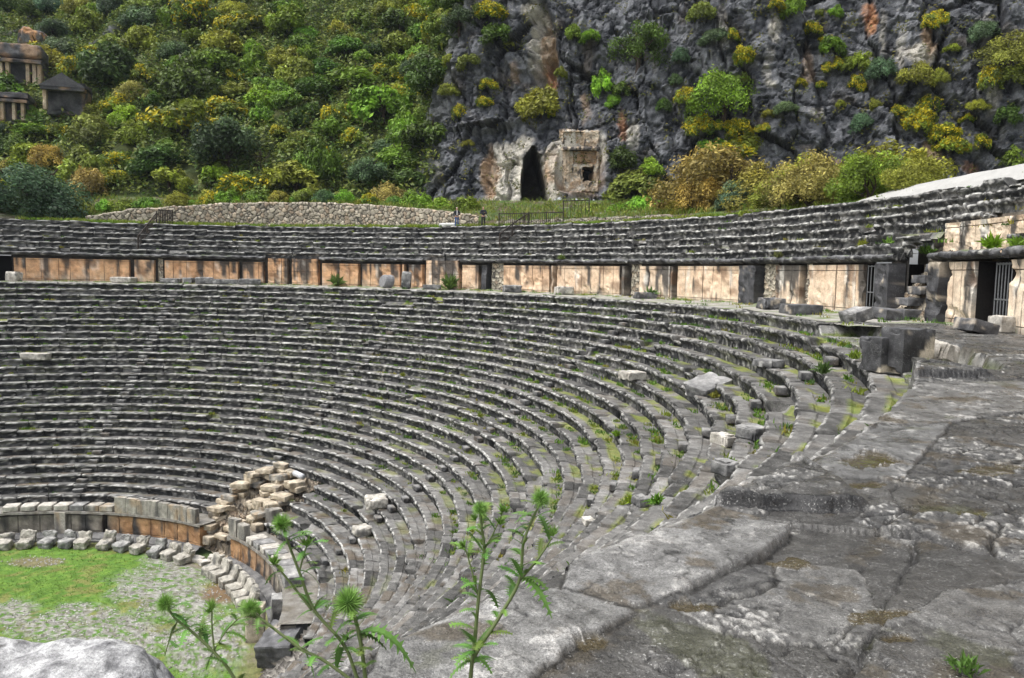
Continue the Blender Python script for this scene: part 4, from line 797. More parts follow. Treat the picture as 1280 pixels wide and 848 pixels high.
chg = lambda P, n: mixc(mixc((.10, .10, .10), (.34, .335, .315), np.clip(.5+1.0*fbm(P*2.6, 4)+.25*n[:, 2], 0, 1)), (.05, .05, .05), .6*sstep(.12, .3, fbm(P*1.9+20, 3)))
SEATG = 'worn stone seats of honour round the orchestra'
def honour(t, i, label, worn, R=14.55, cf=chf):
    r = np.random.RandomState(int(t*10)); th = D(t); o = empty('stone_chair', tuple(p3(R, th, ZG)), label, 'stone seat', SEATG); w = r.uniform(.85, 1.1); rz = th+r.normal(0, .12)*worn
    er = np.array([math.cos(th), math.sin(th), 0]); sc = .86
    stone('seat', p3(R-.12, th, ZG+.24), .80*sc, w*.74, .46, rz, r.normal(0, .05), -.05+r.normal(0, .08)*worn, o, 900+i, cf, .03+.03*worn, .15+.12*worn, 7, .25)
    stone('backrest', p3(R+.30, th, ZG+.52), .28, w*.78, r.uniform(.85, 1.0)-.45*(worn > 1)*r.uniform(.3, 1), rz, r.normal(0, .14)*worn, .30-.14*(worn > 1)+r.normal(0, .1)*worn, o, 930+i, cf, .04+.06*worn, .3+.15*worn, 8, .8)
    return o
lefts = [116.3, 112, 107.4, 103, 99.6, 94, 89.8, 85.5, 80.4, 76.4, 72]
looks = ['long pale', 'pale', 'round grey', 'grey', 'low broken', 'broad pale', 'dark grey', 'buff', 'grey pointed', 'pale hollow', 'pale hollow']
for i, t in enumerate(lefts): honour(t, i, f'{looks[i]} worn stone seat on the green left orchestra edge, {ORD[i]} from left', 1.1, cf=chg if i in (2, 3, 6, 8) else chf)
for i, t in enumerate([61.5, 57.8, 53.5, 49, 45, 41]): honour(t, 20+i, f'pale carved stone seat right of the stair gap, {ORD[i]} from the gap', .45)
for i, (x, y) in enumerate([(247, 702), (256, 706), (266, 700)]):
    P = at_plane(x, y, ZG); tag(stone('rubble_stone', P+np.array([0, 0, .12]), .6, .45, .26, i, .1, .1, None, 950+i, palef, .04, .25, 6), ['flat white broken stone', 'white split stone', 'small buff stone'][i]+' lying on the floor before the stair gap', 'loose stone')
# boulder at the camera's left, standing on the seats just below the paving
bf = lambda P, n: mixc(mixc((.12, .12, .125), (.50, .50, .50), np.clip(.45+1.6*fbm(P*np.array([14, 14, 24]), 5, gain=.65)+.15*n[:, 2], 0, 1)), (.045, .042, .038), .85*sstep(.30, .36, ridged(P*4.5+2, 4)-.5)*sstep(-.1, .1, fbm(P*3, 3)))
c = at_depth(40, 938, 3.1); tag(stone('boulder', c, .92, .85, .58, .3, .1, .12, None, 960, bf, .045, .62, 56, .2, 'block', 3.2), 'big rough white boulder cut off by the lower left corner of the view', 'boulder')
P = c+np.array([0, 0, -.75]); tag(stone('boulder', P, .95, .95, 1.0, .1, 0, 0, None, 961, greyf, .04, .2, 14), 'grey block carrying the white boulder in the lower left corner', 'boulder')

# ---------------------------------------------------------------- upper right: wall behind the lost rows, plaster capping
a0, a1 = D(-5), D(14.95); panel('back_wall', a0, a1, HW-.4, HW+3.02*RSU-.16, RU+2.0*T, .4, .15, -.05, 971, .9, .04, upper)
TH, RR = np.meshgrid(np.linspace(D(-5), D(11.6), 90), np.linspace(RW+.15, RU+2.2*T, 8), indexing='ij'); P = pol(RR, TH, 0*RR+HW-.06); P[..., 2] += .10*fbm(P*1.6, 3)
link('broken_ledge', mesh_np('broken_ledge', P, grid_faces(90, 8), M['rubble'], mixc((.08, .12, .03), (.33, .31, .27), sstep(-.1, .15, fbm(P*1.4+3, 3)))), upper)
pts = [(1088, 251), (1100, 243), (1125, 235), (1150, 228), (1180, 222), (1220, 214), (1280, 203), (1340, 195)]
th = np.array([ang(at_cyl(x, y, 45.6)) for x, y in pts])[::-1]; zt = np.array([at_cyl(x, y, 45.6)[2] for x, y in pts])[::-1]
tq = np.linspace(D(-40), th[-1], 160); zq = np.interp(tq, th, zt); jj = np.linspace(0, 1, 26); TH, J = np.meshgrid(tq, jj, indexing='ij'); zz = np.repeat(zq[:, None], 26, 1)
RR = RTOP-.25+4.6*J; prof_ = np.interp(J, [0, .12, .3, .45, .7, .9, 1], [0, .45, .88, 1., .85, .3, -.4]); zb = TOPZ-.05; P = pol(RR, TH, zb+(np.maximum(zz-zb, .05))*prof_); P[..., 2] += (.07*fbm(P*.7, 3)+.02*fbm(P*3, 3))*(J > .1)*sstep(th[-1], th[-1]-.03, TH)
o = link('plaster_capping', mesh_np('plaster_capping', P, grid_faces(160, 26), M['plaster'], None, True)); tag(o, 'smooth white plastered hump covering the top of the seats at upper right', 'plaster cover')

TH, J = np.meshgrid(np.linspace(D(9), D(18), 30), np.linspace(0, 1, 6), indexing='ij'); P = pol(RU+2.6*T+0*TH, TH, -.2+J*4.0); link('rubble_backing', mesh_np('rubble_backing', P, grid_faces(30, 6), M['rubble'], mixc((.05, .045, .04), (.20, .18, .15), np.clip(.5+fbm(P*2.5, 3), 0, 1))), upper)
# ---------------------------------------------------------------- wooden railings
def rail(name, pts, label, post=.09, hgt=1.05, picket=.16, boards=False):
    g = empty(name, tuple(pts[0]), label, 'railing'); up = np.array([0, 0, 1.])
    for i, p in enumerate(pts): m = MB(); m.bar(np.array(p)-up*.25, np.array(p)+up*(hgt+.08), post, post); m.build('post', M['wood'], g)
    for a, b in zip(pts[:-1], pts[1:]):
        a, b = np.array(a, float), np.array(b, float)
        for h in (.15, hgt): m = MB(); m.bar(a+up*h, b+up*h, .06, .08); m.build('rail', M['wood'], g)
        n = int(np.linalg.norm(b-a)/picket)
        for k in range(1, n): q = a+(b-a)*k/n; m = MB(); m.bar(q+up*.12, q+up*(hgt-.02), .11 if boards else .035, .03); m.build('picket', M['wood'], g)
    return g
t1 = th_x(617)
def terr(x, R): P = at_cyl(x, 270, R); th = ang(P); zt = TOPZ+(R-RTOP)*.06 if R <= RT_W+.25 else 0; return np.array([P[0], P[1], zt])
def ground_at(x, y0=262):
    P, n, i = hit(x, y0); return P
rail('wooden_railing', [p3(RU+1.1, th_x(611), HW+2.1*RSU), p3(RU+2.4, th_x(615), HW+4*RSU), p3(RTOP+.2, th_x(619), TOPZ)], 'dark wooden handrail climbing the upper seat rows in the middle')
rail('wooden_railing', [terr(624, RTOP+.4), terr(655, RTOP+1.1), terr(683, RTOP+1.8), terr(704, RTOP+2.4)], 'dark wooden fence on the grass running right below the cave')
q = [at_depth(x, y, 66) for x, y in ((704, 275), (736, 274))]; rail('wooden_railing', q, 'short dark wooden railing panel standing right below the cave mouth', hgt=1.6, picket=.3)
rail('wooden_railing', [p3(RU+.7, th_x(170), HW+1.2*RSU), p3(RU+2.2, th_x(176), HW+3.5*RSU), p3(RTOP+.1, th_x(181), TOPZ)], 'dark wooden handrail climbing the upper seat rows at left', picket=.2)
rail('wooden_gate', [p3(RTOP+.3, th_x(183), TOPZ), p3(RTOP+.6, th_x(198), TOPZ)], 'dark close-boarded wooden panel at the top of the left handrail', hgt=1.3, picket=.13, boards=True)

# ---------------------------------------------------------------- tombs
def tomb(x, y, wpx, hpx, kind, label):
    P, n, i = hit(x, y); dep = float(np.dot(P-CO, FW)); s = dep/FPX; w, h = wpx*s, hpx*s; o = empty('house_tomb', tuple(P), label, 'rock tomb'); f = -VH*math.cos(.25)-UH*math.sin(.25)*-1; sx = np.array([-f[1], f[0], 0])*-1
    c = P+f*1.6; rz = math.atan2(f[1], f[0])-PI/2; up = np.array([0, 0, 1.])
    rk = lambda P, n: mixc(mixc((.03, .03, .034), (.15, .15, .155), np.clip(.45+1.1*fbm(P*.9, 4), 0, 1)), (.42, .27, .16), .8*sstep(.05, .3, fbm(P*np.array([.8, .8, .3])+5, 3)))
    pf_ = lambda P, n: mixc((.50, .34, .20), (.66, .56, .42), np.clip(.5+1.2*fbm(P*1.3, 3), 0, 1))
    stone('chamber', c-f*2.2+up*h*.35, w*.96, 3.0, h*1.0, rz, 0, 0, o, int(x)+1, rk, .12, .05, 12, mat='cliff', freq=.8)
    np_ = {0: (-.46, -.30, .18, .34, .46), 1: (-.46,), 2: (-.2, .12, .36)}[kind]
    for k in np_: stone('pillar', c+sx*w*k*-1+up*h*.28-f*.3, .09*w, .6, h*.62, rz, 0, 0, o, int(x)+7+int(k*50), pf_, .05, .1, 6, mat='cliff')
    stone('lintel', c+up*h*.60-f*.3, w*1.06, 1.5, h*.10, rz, 0, 0, o, int(x)+3, rk, .06, .1, 10, mat='cliff')
    if kind == 1:
        m = MB(); b = c+up*h*.65; a_, b_, t_ = b-sx*w*.58, b+sx*w*.58, b+up*h*.42
        m.add([a_+f*.5, b_+f*.5, t_+f*.5, a_-f*3, b_-f*3, t_-f*3], [(0, 1, 2), (5, 4, 3), (0, 2, 5, 3), (1, 4, 5, 2), (0, 3, 4, 1)], (.10, .10, .108)); m.build('pediment', M['cliff'], o)
    else: stone('roof', c+up*h*(.86 if kind == 0 else .74)-f*1.6, w*1.04, 3.2, h*(.42 if kind == 0 else .2), rz, .18, .0, o, int(x)+4, rk, .2, .5 if kind == 0 else .12, 12, mat='cliff', freq=.7)
    return o
tomb(31, 108, 46, 44, 0, 'grey rock tomb with rounded roof and pale pillars, uppermost on the left slope')
tomb(85, 140, 46, 40, 1, 'dark gabled rock tomb with one pale pillar, right of the other tombs')
tomb(18, 152, 40, 36, 2, 'flat-roofed rock tomb with pale pillars, lowest at the left edge')
P, n, i = hit(40, 62); tag(stone('rock_outcrop', P+np.array([0, 0, .6]), 3.0, 2.6, 4.2, .4, .2, .3, None, 990, lambda P, n: mixc(mixc((.08, .08, .085), (.25, .25, .26), np.clip(.5+fbm(P*.9, 3), 0, 1)), (.52, .28, .13), .95*sstep(-.05, .2, fbm(P*.7+3, 3))), .3, .3, 14, .2, 'cliff', .8), 'orange crag rising just above the uppermost rock tomb', 'rock')
# carved tomb front in the cliff right of the cave: one carved sheet of rock with a frame, panels and a window hole
def tp(x, y, v): d = ray(x, y); return CO+d*v/float(np.dot(d, VH))
tc = empty('cliff_tomb', tuple(tp(727, 241, TOMB_V)), 'carved tomb front with small black window cut in the pale cliff right of cave', 'rock tomb')
xs = np.linspace(699, 753, 130); ys = np.linspace(161, 243, 190); X, Y = np.meshgrid(xs, ys, indexing='ij'); rect = lambda x0, y0, x1, y1, e=.7: sstep(x0-e, x0+e, X)*sstep(x1+e, x1-e, X)*sstep(y0-e, y0+e, Y)*sstep(y1+e, y1-e, Y)
q3 = np.stack([X*.12, Y*.12, 0*X], -1); nz = fbm(q3, 4); n2 = fbm(q3*3.1+4, 4); Xw, Yw = X+1.2*fbm(q3*2+9, 3), Y+1.2*fbm(q3*2+19, 3)
rel = .30-.55*rect(700, 184, 752, 188)+.30*rect(704, 165, 730, 184)+.22*rect(717, 190, 745, 205)-.22*rect(721, 193, 728.5, 203)-.22*rect(731, 193, 738.5, 203)-.12*rect(706, 189, 712, 240)-.12*rect(745, 189, 750, 240)+.18*nz+.10*n2
Xv, Yv = Xw+1.6*n2*2, Yw+1.6*nz*2; hole = sstep(728, 729.5, Xv)*sstep(742.5, 741, Xv)*sstep(208.5, 210, Yv)*sstep(227, 225, Yv); ed_ = np.minimum(np.minimum(X-699, 753-X)/7., np.minimum(Y-161, 243-Y)/5.)+.5*nz+.3*n2; rel = rel+1.6*sstep(.75, .1, ed_)+2.6*hole
dirs = RT[None, None]*(X-W/2)[..., None]-UP[None, None]*(Y-H/2)[..., None]+FW*FPX; P = CO+dirs*((TOMB_V+rel)/(dirs@VH))[..., None]
c = mixc((.46, .32, .20), (.74, .64, .50), np.clip(.5+1.1*nz+.5*n2, 0, 1)); c = mixc(c, (.70, .66, .58), .8*sstep(.1, .3, fbm(q3*.9+30, 3))); c = mixc(c, (.48, .28, .14), .7*rect(716, 189, 746, 205)); c = mixc(c, (.05, .05, .055), .9*sstep(.0, .25, fbm(q3*np.array([1.6, .6, 1])+50, 4)+.35*rect(698, 183, 754, 189)+.25*(Y < 164)-.12)); c = mixc(c, (.02, .018, .016), hole)
link('facade', mesh_np('facade', P, grid_faces(130, 190), M['cliff'], c), tc)
# ---------------------------------------------------------------- shrubs and trees
def crown_mesh(name, seed, n, leaf, nl=26, tall=.85, flower=0., bare=0.):
    """many leaf blades on clumps spread through a dome of radius 1; some gaps between the clumps"""
    r = np.random.RandomState(seed); cs, cr = [], []
    while len(cs) < nl:
        d = r.normal(size=3); d /= np.linalg.norm(d); d[2] = abs(d[2])*1.1-.25; q = d*np.array([1, 1, tall])*r.uniform(.35, .86)
        cs.append(q); cr.append(r.uniform(.15, .31) if nl < 80 else r.uniform(.12, .26))
    cs, cr = np.array(cs), np.array(cr); w = cr**2; k = r.choice(nl, n, p=w/w.sum()); lb = r.uniform(.5, 1.5, nl); fl = r.rand(nl) < flower
    d = r.normal(size=(n, 3)); d /= np.linalg.norm(d, axis=1)[:, None]; out = cs[k]/(np.linalg.norm(cs[k], axis=1)[:, None]+.01)
    flip = np.sum(d*(out+np.array([0, 0, .5])), 1) < -.35; d[flip] *= -1
    rad = cr[k]*r.uniform(.55, 1.08, n)**.7; C = cs[k]+d*rad[:, None]; C = C+.05*r.normal(size=(n, 3)); C[:, 2] += .28
    nrm = d+.55*r.normal(size=(n, 3))+np.array([0, 0, .35]); nrm /= np.linalg.norm(nrm, axis=1)[:, None]
    t = np.cross(nrm, r.normal(size=(n, 3))); t /= np.linalg.norm(t, axis=1)[:, None]; b = np.cross(nrm, t); s = leaf*r.uniform(.55, 1.35, n)[:, None]
    V = np.stack([C-t*s, C-b*s*.45+nrm*s*.12, C+t*s, C+b*s*.45+nrm*s*.12], 1).reshape(-1, 3); F = np.arange(4*n).reshape(n, 4)
    v = lb[k]*r.uniform(.6, 1.4, n); tip = sstep(.5, 1.3, C[:, 2])*.25+r.rand(n)*.3; col = np.stack([v*(1+.45*tip), v*(1+.2*tip), v*(1-.2*tip), v*0+1], -1)
    if flower:
        isf = fl[k] & (r.rand(n) < .62) & (d[:, 2] > -.35); y = r.uniform(.7, 1.15, n); col[isf] = np.stack([.56*y, .46*y, .015*y, 0*y], -1)[isf]
    return mesh_np(name, V, F, M['leaf'], np.repeat(col, 4, 0))
def twig_mesh(name, seed, n=70, mat='bark', up=1.):
    r = np.random.RandomState(seed); m = MB()
    def grow(p, d, L, rad, lev):
        q = [p]; 
        for i in range(3): d = d+r.normal(0, .16, 3); d /= np.linalg.norm(d); p = p+d*L/3; q.append(p)
        m.tube(np.array(q), np.linspace(rad, rad*.6, 4), 3 if lev > 1 else 5, cap=False)
        if lev < 4:
            for k in range(3 if lev < 3 else 2): e = d+r.normal(0, .55, 3)+np.array([0, 0, .15]); grow(q[-1 if k else 2], e/np.linalg.norm(e), L*.72, rad*.58, lev+1)
    for k in range(5): e = np.array([r.normal(0, .55), r.normal(0, .55), up]); grow(np.array([0, 0, -.05]), e/np.linalg.norm(e), .42, .035, 1)
    me = bpy.data.meshes.new(name); me.from_pydata(np.concatenate(m.v).tolist(), [], m.f); me.materials.append(M[mat]); return me
def trunk_mesh(name, seed):
    r = np.random.RandomState(seed); m = MB(); p = np.array([0, 0, -.35]); top = np.array([r.normal(0, .08), r.normal(0, .08), .45])
    m.tube(smooth_path([p, p*.5+top*.5+r.normal(0, .03, 3), top], 6), np.linspace(.09, .05, 6), 7)
    for k in range(6):
        e = np.array([math.cos(k*1.1+r.rand()), math.sin(k*1.1+r.rand()), r.uniform(.5, 1.2)]); e /= np.linalg.norm(e); s0 = top*r.uniform(.3, 1)
        m.tube(smooth_path([s0, s0+e*.3, s0+e*.62+np.array([0, 0, .08])], 5), np.linspace(.045, .014, 5), 5)
    me = bpy.data.meshes.new(name); me.from_pydata(np.concatenate(m.v).tolist(), [], m.f); me.materials.append(M['bark']); return me
PR = {'round': [crown_mesh('crown', 11+i, 4600, .085, 44+4*i) for i in range(4)], 'fine': [crown_mesh('crown', 31+i, 8000, .056, 70, .9) for i in range(3)],
      'flower': [crown_mesh('crown', 51+i, 4200, .078, 44, .85, (.30, .5, .78)[i]) for i in range(3)], 'loose': [crown_mesh('crown', 71+i, 5500, .052, 60, .95) for i in range(3)],
      'near': [crown_mesh('crown', 91+i, 9500, .038, 80, 1.05) for i in range(3)]}
TRK = [trunk_mesh('trunk', 5+i) for i in range(2)]; TWG = [twig_mesh('branches', 15+i) for i in range(2)]
KIND = {  # tint, crown family, wording
 'dark': ((.050, .085, .018), 'round', 'dark green'), 'mid': ((.090, .150, .020), 'round', 'mid green'), 'bright': ((.125, .225, .022), 'round', 'bright green'), 'olive': ((.140, .165, .025), 'round', 'olive green'),
 'blue': ((.056, .092, .048), 'fine', 'blue-green'), 'brown': ((.20, .165, .045), 'loose', 'brownish'), 'yellow': ((.11, .15, .02), 'flower', 'yellow flowering'), 'gold': ((.165, .175, .026), 'fine', 'yellow-green'), 'twig': ((.1, .09, .08), 'twig', 'bare twiggy')}
PLANTS = []
vr = np.random.RandomState(77)
def plant(P, r, kind, name, group, trunk=True, px=None, fl=None, near=False):
    tint, fam, word = KIND[kind]; fam = 'near' if (near and fam not in ('twig', 'flower')) else fam; o = empty(name, tuple(P)); o.rotation_euler = (0, 0, vr.uniform(0, 6.28)); s = r*1.02; j = vr.uniform(.8, 1.22, 3)*vr.uniform(.85, 1.15)
    if fam == 'twig': c = link('branches', TWG[vr.randint(2)], o, (0, 0, 0)); c.scale = (s*1.1, s*1.1, s*1.25)
    else:
        k = fl if (fl is not None and fam == 'flower') else vr.randint(len(PR[fam])); c = link('crown', PR[fam][k], o, (0, 0, 0)); c.scale = (s*vr.uniform(.8, 1.4), s*vr.uniform(.8, 1.3), s*vr.uniform(.75, 1.2)*(1.25 if name == 'cliff_bush' else 1.)); c.rotation_euler = (vr.normal(0, .18), vr.normal(0, .18), 0); c.color = (1.45*tint[0]*j[0], 1.5*tint[1]*(.5*j[0]+.5*j[1]), 1.4*tint[2]*j[2], 1)
        if fam == 'loose' or (fam == 'near' and kind in ('brown', 'olive')): b = link('branches', TWG[vr.randint(2)], o, (0, 0, 0)); b.scale = (s*1.05, s*1.05, s*1.1)
        elif trunk: t = link('trunk', TRK[vr.randint(2)], o, (0, 0, 0)); t.scale = (s, s, s)
    if px is None: px = proj(P)[:2]
    PLANTS.append(dict(o=o, r=r, kind=kind, name=name, x=px[0], y=px[1], word=word, group=group)); return o
def at_px(x, y, rp, kind, name, group, trunk=True, fl=None):
    P, n, i = hit(x, min(y+rp*.55, 262))
    if P is None: return
    dep = float(np.dot(P-CO, FW)); s = rp/FPX*dep; up_ = np.array([0, 0, 1.]); P = P-VH*.1*s
    plant(P-up_*(.15*s), s, kind, name, group, trunk, (x, y), fl, rp > 31 and name == 'cliff_bush')
CLIFFB = [(795, 55, 40, 'dark'), (757, 104, 17, 'bright'), (776, 112, 14, 'mid'), (718, 40, 13, 'mid'), (738, 43, 12, 'bright'), (611, 104, 12, 'yellow'), (606, 126, 10, 'yellow'), (573, 141, 11, 'yellow'), (662, 124, 8, 'yellow'), (676, 128, 24, 'olive'), (690, 142, 7, 'yellow'), (561, 74, 10, 'olive'), (587, 75, 12, 'olive'), (636, 53, 9, 'gold'), (769, 126, 9, 'bright'), (780, 200, 22, 'dark'), (585, 178, 7, 'gold'), (560, 112, 12, 'gold'), (540, 100, 15, 'yellow'), (548, 40, 18, 'yellow'), (530, 75, 20, 'olive'), (612, 10, 18, 'yellow'), (575, 22, 24, 'blue'), (620, 40, 20, 'dark'), (700, 90, 9, 'olive'),
 (876, 12, 18, 'olive'), (968, 8, 10, 'yellow'), (993, 8, 13, 'mid'), (1023, 15, 7, 'olive'), (1043, 14, 9, 'bright'), (893, 44, 14, 'blue'), (916, 44, 9, 'yellow'), (1016, 36, 12, 'yellow'), (1028, 49, 7, 'yellow'), (1038, 57, 14, 'mid'), (930, 68, 15, 'yellow'), (933, 98, 11, 'gold'), (1168, 22, 15, 'yellow'), (1042, 82, 10, 'yellow'), (1071, 79, 14, 'olive'), (1101, 84, 20, 'blue'), (1072, 103, 12, 'yellow'), (1142, 94, 17, 'gold'), (1175, 94, 12, 'gold'), (1238, 96, 17, 'yellow'), (1260, 62, 32, 'gold'), (1267, 94, 20, 'olive'), (1000, 103, 8, 'yellow'), (1026, 105, 7, 'yellow'),
 (857, 120, 14, 'yellow'), (901, 118, 36, 'mid'), (982, 133, 13, 'blue'), (1077, 154, 13, 'blue'), (1124, 140, 13, 'yellow'), (1156, 132, 14, 'yellow'), (1146, 148, 16, 'yellow'), (1180, 164, 17, 'yellow'), (1185, 178, 16, 'yellow'), (1204, 183, 10, 'yellow'), (1228, 178, 13, 'yellow'), (1209, 147, 8, 'yellow'), (1221, 130, 11, 'gold'), (1257, 144, 15, 'dark'), (874, 157, 15, 'yellow'), (903, 156, 11, 'yellow'), (922, 163, 17, 'yellow'), (954, 158, 9, 'yellow'), (1146, 193, 11, 'yellow'), (1264, 197, 22, 'mid'), (1230, 38, 14, 'blue'), (850, 70, 10, 'blue'), (845, 100, 9, 'blue'), (960, 140, 8, 'olive'), (1095, 130, 8, 'olive'), (1050, 130, 6, 'olive'), (1190, 60, 8, 'olive'), (830, 130, 12, 'dark')]
for x, y, rp, k in CLIFFB: at_px(x, y, rp*1.08, k, 'cliff_bush', 'bushes growing on the cliff', rp > 22, 2)
FOOT = [(888, 208, 46, 'brown'), (960, 196, 50, 'brown'), (925, 178, 26, 'yellow'), (1014, 196, 46, 'olive'), (1108, 206, 54, 'olive'), (1070, 190, 34, 'olive'), (1052, 228, 30, 'bright'), (925, 243, 32, 'blue'), (1011, 240, 36, 'brown'), (893, 178, 24, 'bright'), (868, 246, 26, 'brown'), (1086, 224, 36, 'olive'), (975, 240, 30, 'olive'), (1140, 236, 28, 'olive'),
 (528, 242, 34, 'bright'), (583, 243, 30, 'olive'), (461, 207, 29, 'blue'), (452, 246, 20, 'yellow'), (632, 256, 15, 'mid'), (724, 246, 20, 'twig'), (748, 257, 22, 'olive'), (796, 224, 33, 'olive'), (815, 205, 20, 'bright'), (827, 243, 30, 'bright'), (803, 262, 15, 'gold'), (850, 262, 16, 'gold'), (770, 250, 18, 'dark'), (505, 215, 24, 'dark'), (490, 250, 14, 'gold')]
def on_terrace(x, y, rp, kind, name, group, R, fl=None):
    P = at_cyl(x, 262, R); th_ = ang(P); s_ = rp/FPX*float(np.dot(P-CO, FW)); zt = wall_top(th_)+.05*(R-RT_W); zc = at_cyl(x, y+rp*.75, R)[2]; P[2] = max(zt-.2, zc); P[2] = min(P[2], zt+.3); plant(P, s_, kind, name, group, True, (x, y), fl, rp > 26)
for x, y, rp, k in FOOT:
    if x > 840 and y > 185: on_terrace(x, y-4, rp*(1.1+.35*((x*13) % 5)/4), k, 'tree' if rp > 27 else 'bush', 'trees and bushes at the foot of the cliff', 56.+4*((x*7) % 3-1)-6*(y > 215))
    else: at_px(x, y, rp, k, 'tree' if rp > 27 else 'bush', 'trees and bushes at the foot of the cliff', True, 0)
HILLP = [(112, 228, 32, 'brown'), (155, 246, 22, 'blue'), (198, 238, 28, 'gold'), (240, 246, 20, 'bright'), (300, 247, 20, 'gold'), (272, 240, 18, 'olive'), (328, 198, 20, 'twig'), (370, 216, 38, 'olive'), (290, 172, 46, 'blue'), (408, 246, 14, 'blue'), (150, 195, 17, 'yellow'), (140, 78, 40, 'dark'), (235, 100, 38, 'dark'), (330, 120, 30, 'bright'), (245, 15, 34, 'yellow'), (185, 90, 18, 'yellow'), (395, 185, 20, 'yellow'), (440, 90, 34, 'mid'), (500, 50, 28, 'olive'), (480, 130, 38, 'bright'), (425, 140, 24, 'yellow'), (75, 160, 20, 'yellow'), (118, 60, 16, 'yellow'), (270, 215, 22, 'bright'), (215, 215, 26, 'olive'), (100, 10, 22, 'gold'), (60, 195, 22, 'brown'), (480, 85, 18, 'yellow'), (510, 110, 20, 'yellow'), (440, 170, 16, 'yellow'), (350, 160, 14, 'yellow'), (20, 180, 20, 'dark')]
used = []
for x, y, rp, k in [(36, 238, 66, 'blue'), (70, 266, 18, 'dark'), (100, 258, 22, 'olive'), (130, 254, 16, 'bright'), (150, 256, 17, 'olive'), (185, 252, 18, 'mid'), (225, 248, 18, 'gold'), (262, 248, 16, 'yellow'), (285, 246, 15, 'bright'), (318, 244, 17, 'mid'), (350, 242, 16, 'gold'), (378, 243, 15, 'olive'), (405, 244, 15, 'blue'), (432, 246, 15, 'bright'), (462, 246, 16, 'yellow'), (150, 264, 9, 'olive'), (245, 261, 10, 'bright'), (372, 259, 10, 'mid'), (452, 261, 9, 'gold'), (520, 266, 8, 'olive'), (40, 252, 30, 'blue'), (10, 250, 24, 'dark')]: on_terrace(x, y, rp, k, 'bush', 'trees and bushes on the wooded slope', 50.)
for x, y, rp, k, R in [(492, 250, 15, 'mid', 51), (520, 252, 20, 'bright', 51), (552, 254, 18, 'bright', 51), (585, 256, 17, 'olive', 51), (640, 262, 14, 'mid', 56), (716, 262, 13, 'twig', 54), (742, 262, 15, 'olive', 54), (775, 260, 20, 'mid', 54), (800, 258, 24, 'bright', 55), (828, 258, 24, 'bright', 55), (852, 262, 18, 'gold', 52), (870, 264, 16, 'brown', 51), (1160, 238, 24, 'olive', 53)]: on_terrace(x, y, rp, k, 'bush', 'trees and bushes at the foot of the cliff', R)
for x, y, rp, k in HILLP:
    at_px(x, y, rp, k, 'tree' if rp > 30 else 'bush', 'trees and bushes on the wooded slope', True, 1)
used = [(np.array(p['o'].location), p['r']) for p in PLANTS]
cand = np.argwhere((cm < .55)); vr2 = np.random.RandomState(5); vr2.shuffle(cand); cnt = 0
UXY = CLIFF.reshape(len(ulist), len(slist), 3)
kinds = ['dark', 'mid', 'olive', 'bright', 'blue', 'yellow', 'gold', 'brown']; kp = np.array([.17, .25, .18, .08, .07, .14, .08, .03])
TOMBPX = [(31, 92, 34), (85, 118, 30), (18, 132, 20), (40, 48, 14)]
locs = np.array([u[0] for u in used]); rads = np.array([u[1] for u in used])
for i, j in cand:
    P = UXY[i, j]; x, y, d = proj(P)
    if d < 40 or x < -70 or x > 640 or y < -90 or y > 275: continue
    x0, y0 = x, y-12
    if any(math.hypot(x0-a, y0-b) < c for a, b, c in TOMBPX): continue
    r = vr2.uniform(1.5, 3.6)**1.0*(1.02 if y > 60 else .95)
    if np.min(np.linalg.norm(locs-P, axis=1)-(.44*rads+.44*r)) < .75: continue
    kk = kinds[vr2.choice(8, p=kp)]; plant(P-np.array([0, 0, .15*r]), r, kk, 'bush' if r < 2.3 else 'tree', 'trees and bushes on the wooded slope', r > 2.2, (x, y-.5*r/d*FPX))
    locs = np.vstack([locs, P]); rads = np.append(rads, r); cnt += 1
    if cnt >= 236: break
print('hill plants', cnt, len(PLANTS))
# labels: kind and size, then the place, then the order from the left among those alike
def place(p):
    x, y = p['x'], p['y']
    if p['name'] == 'cliff_bush':
        if x < 560: return 'on the left edge of the cliff'
        if x < 655: return 'on the cliff left of the pale fissure' if y < 115 else 'on the cliff left of the cave'
        if x < 745: return 'on the cliff beside the pale fissure' if y < 115 else 'on the cliff just above the cave'
        if x < 840: return 'on the cliff above the carved tomb front' if y < 150 else 'on the cliff right of the carved tomb front'
        if x < 985: return 'on the upper cliff right of the middle' if y < 110 else 'on the cliff above the brownish trees'
        if x < 1110: return 'on the upper cliff near the orange streak' if y < 112 else 'on the lower cliff above the brownish trees'
        return 'on the upper right cliff beside the pale scar' if y < 112 else 'on the right cliff above the white plaster'
    if p['group'].endswith('cliff'):
        if x < 560: return 'at the cliff foot left of the standing people'
        if x < 660: return 'at the cliff foot left of the cave'
        if x < 860: return 'at the cliff foot right of the cave'
        return 'before the cliff between cave and white plaster'
    col = 'left' if x < 170 else 'middle' if x < 370 else 'right'
    row = 'top' if y < 45 else 'upper' if y < 110 else 'middle' if y < 175 else 'lower' if y < 222 else 'foot'
    side = {'left': 'at left', 'middle': 'in the centre', 'right': 'near the cliff'}[col]
    return f'at the slope foot {side}' if row == 'foot' else f'on the {row} slope {side}'
def size(p):
    r = p['r']; return 'small' if r < 1.3 else 'broad' if r > 2.7 else ''
grp = {}
for p in PLANTS:
    noun = p['name'].replace('_', ' ').replace('cliff bush', 'bush'); sz = size(p); pl = place(p)
    p['base'] = ' '.join(w for w in (sz, p['word'], noun) if w); p['pl'] = pl if pl.startswith(('on', 'at', 'before')) else ('at the ' if pl.startswith(('top', 'foot')) else 'on the ')+pl
    grp.setdefault((p['base'], p['pl']), []).append(p)
TENS = ORD+['seventeenth', 'eighteenth', 'nineteenth', 'twentieth']
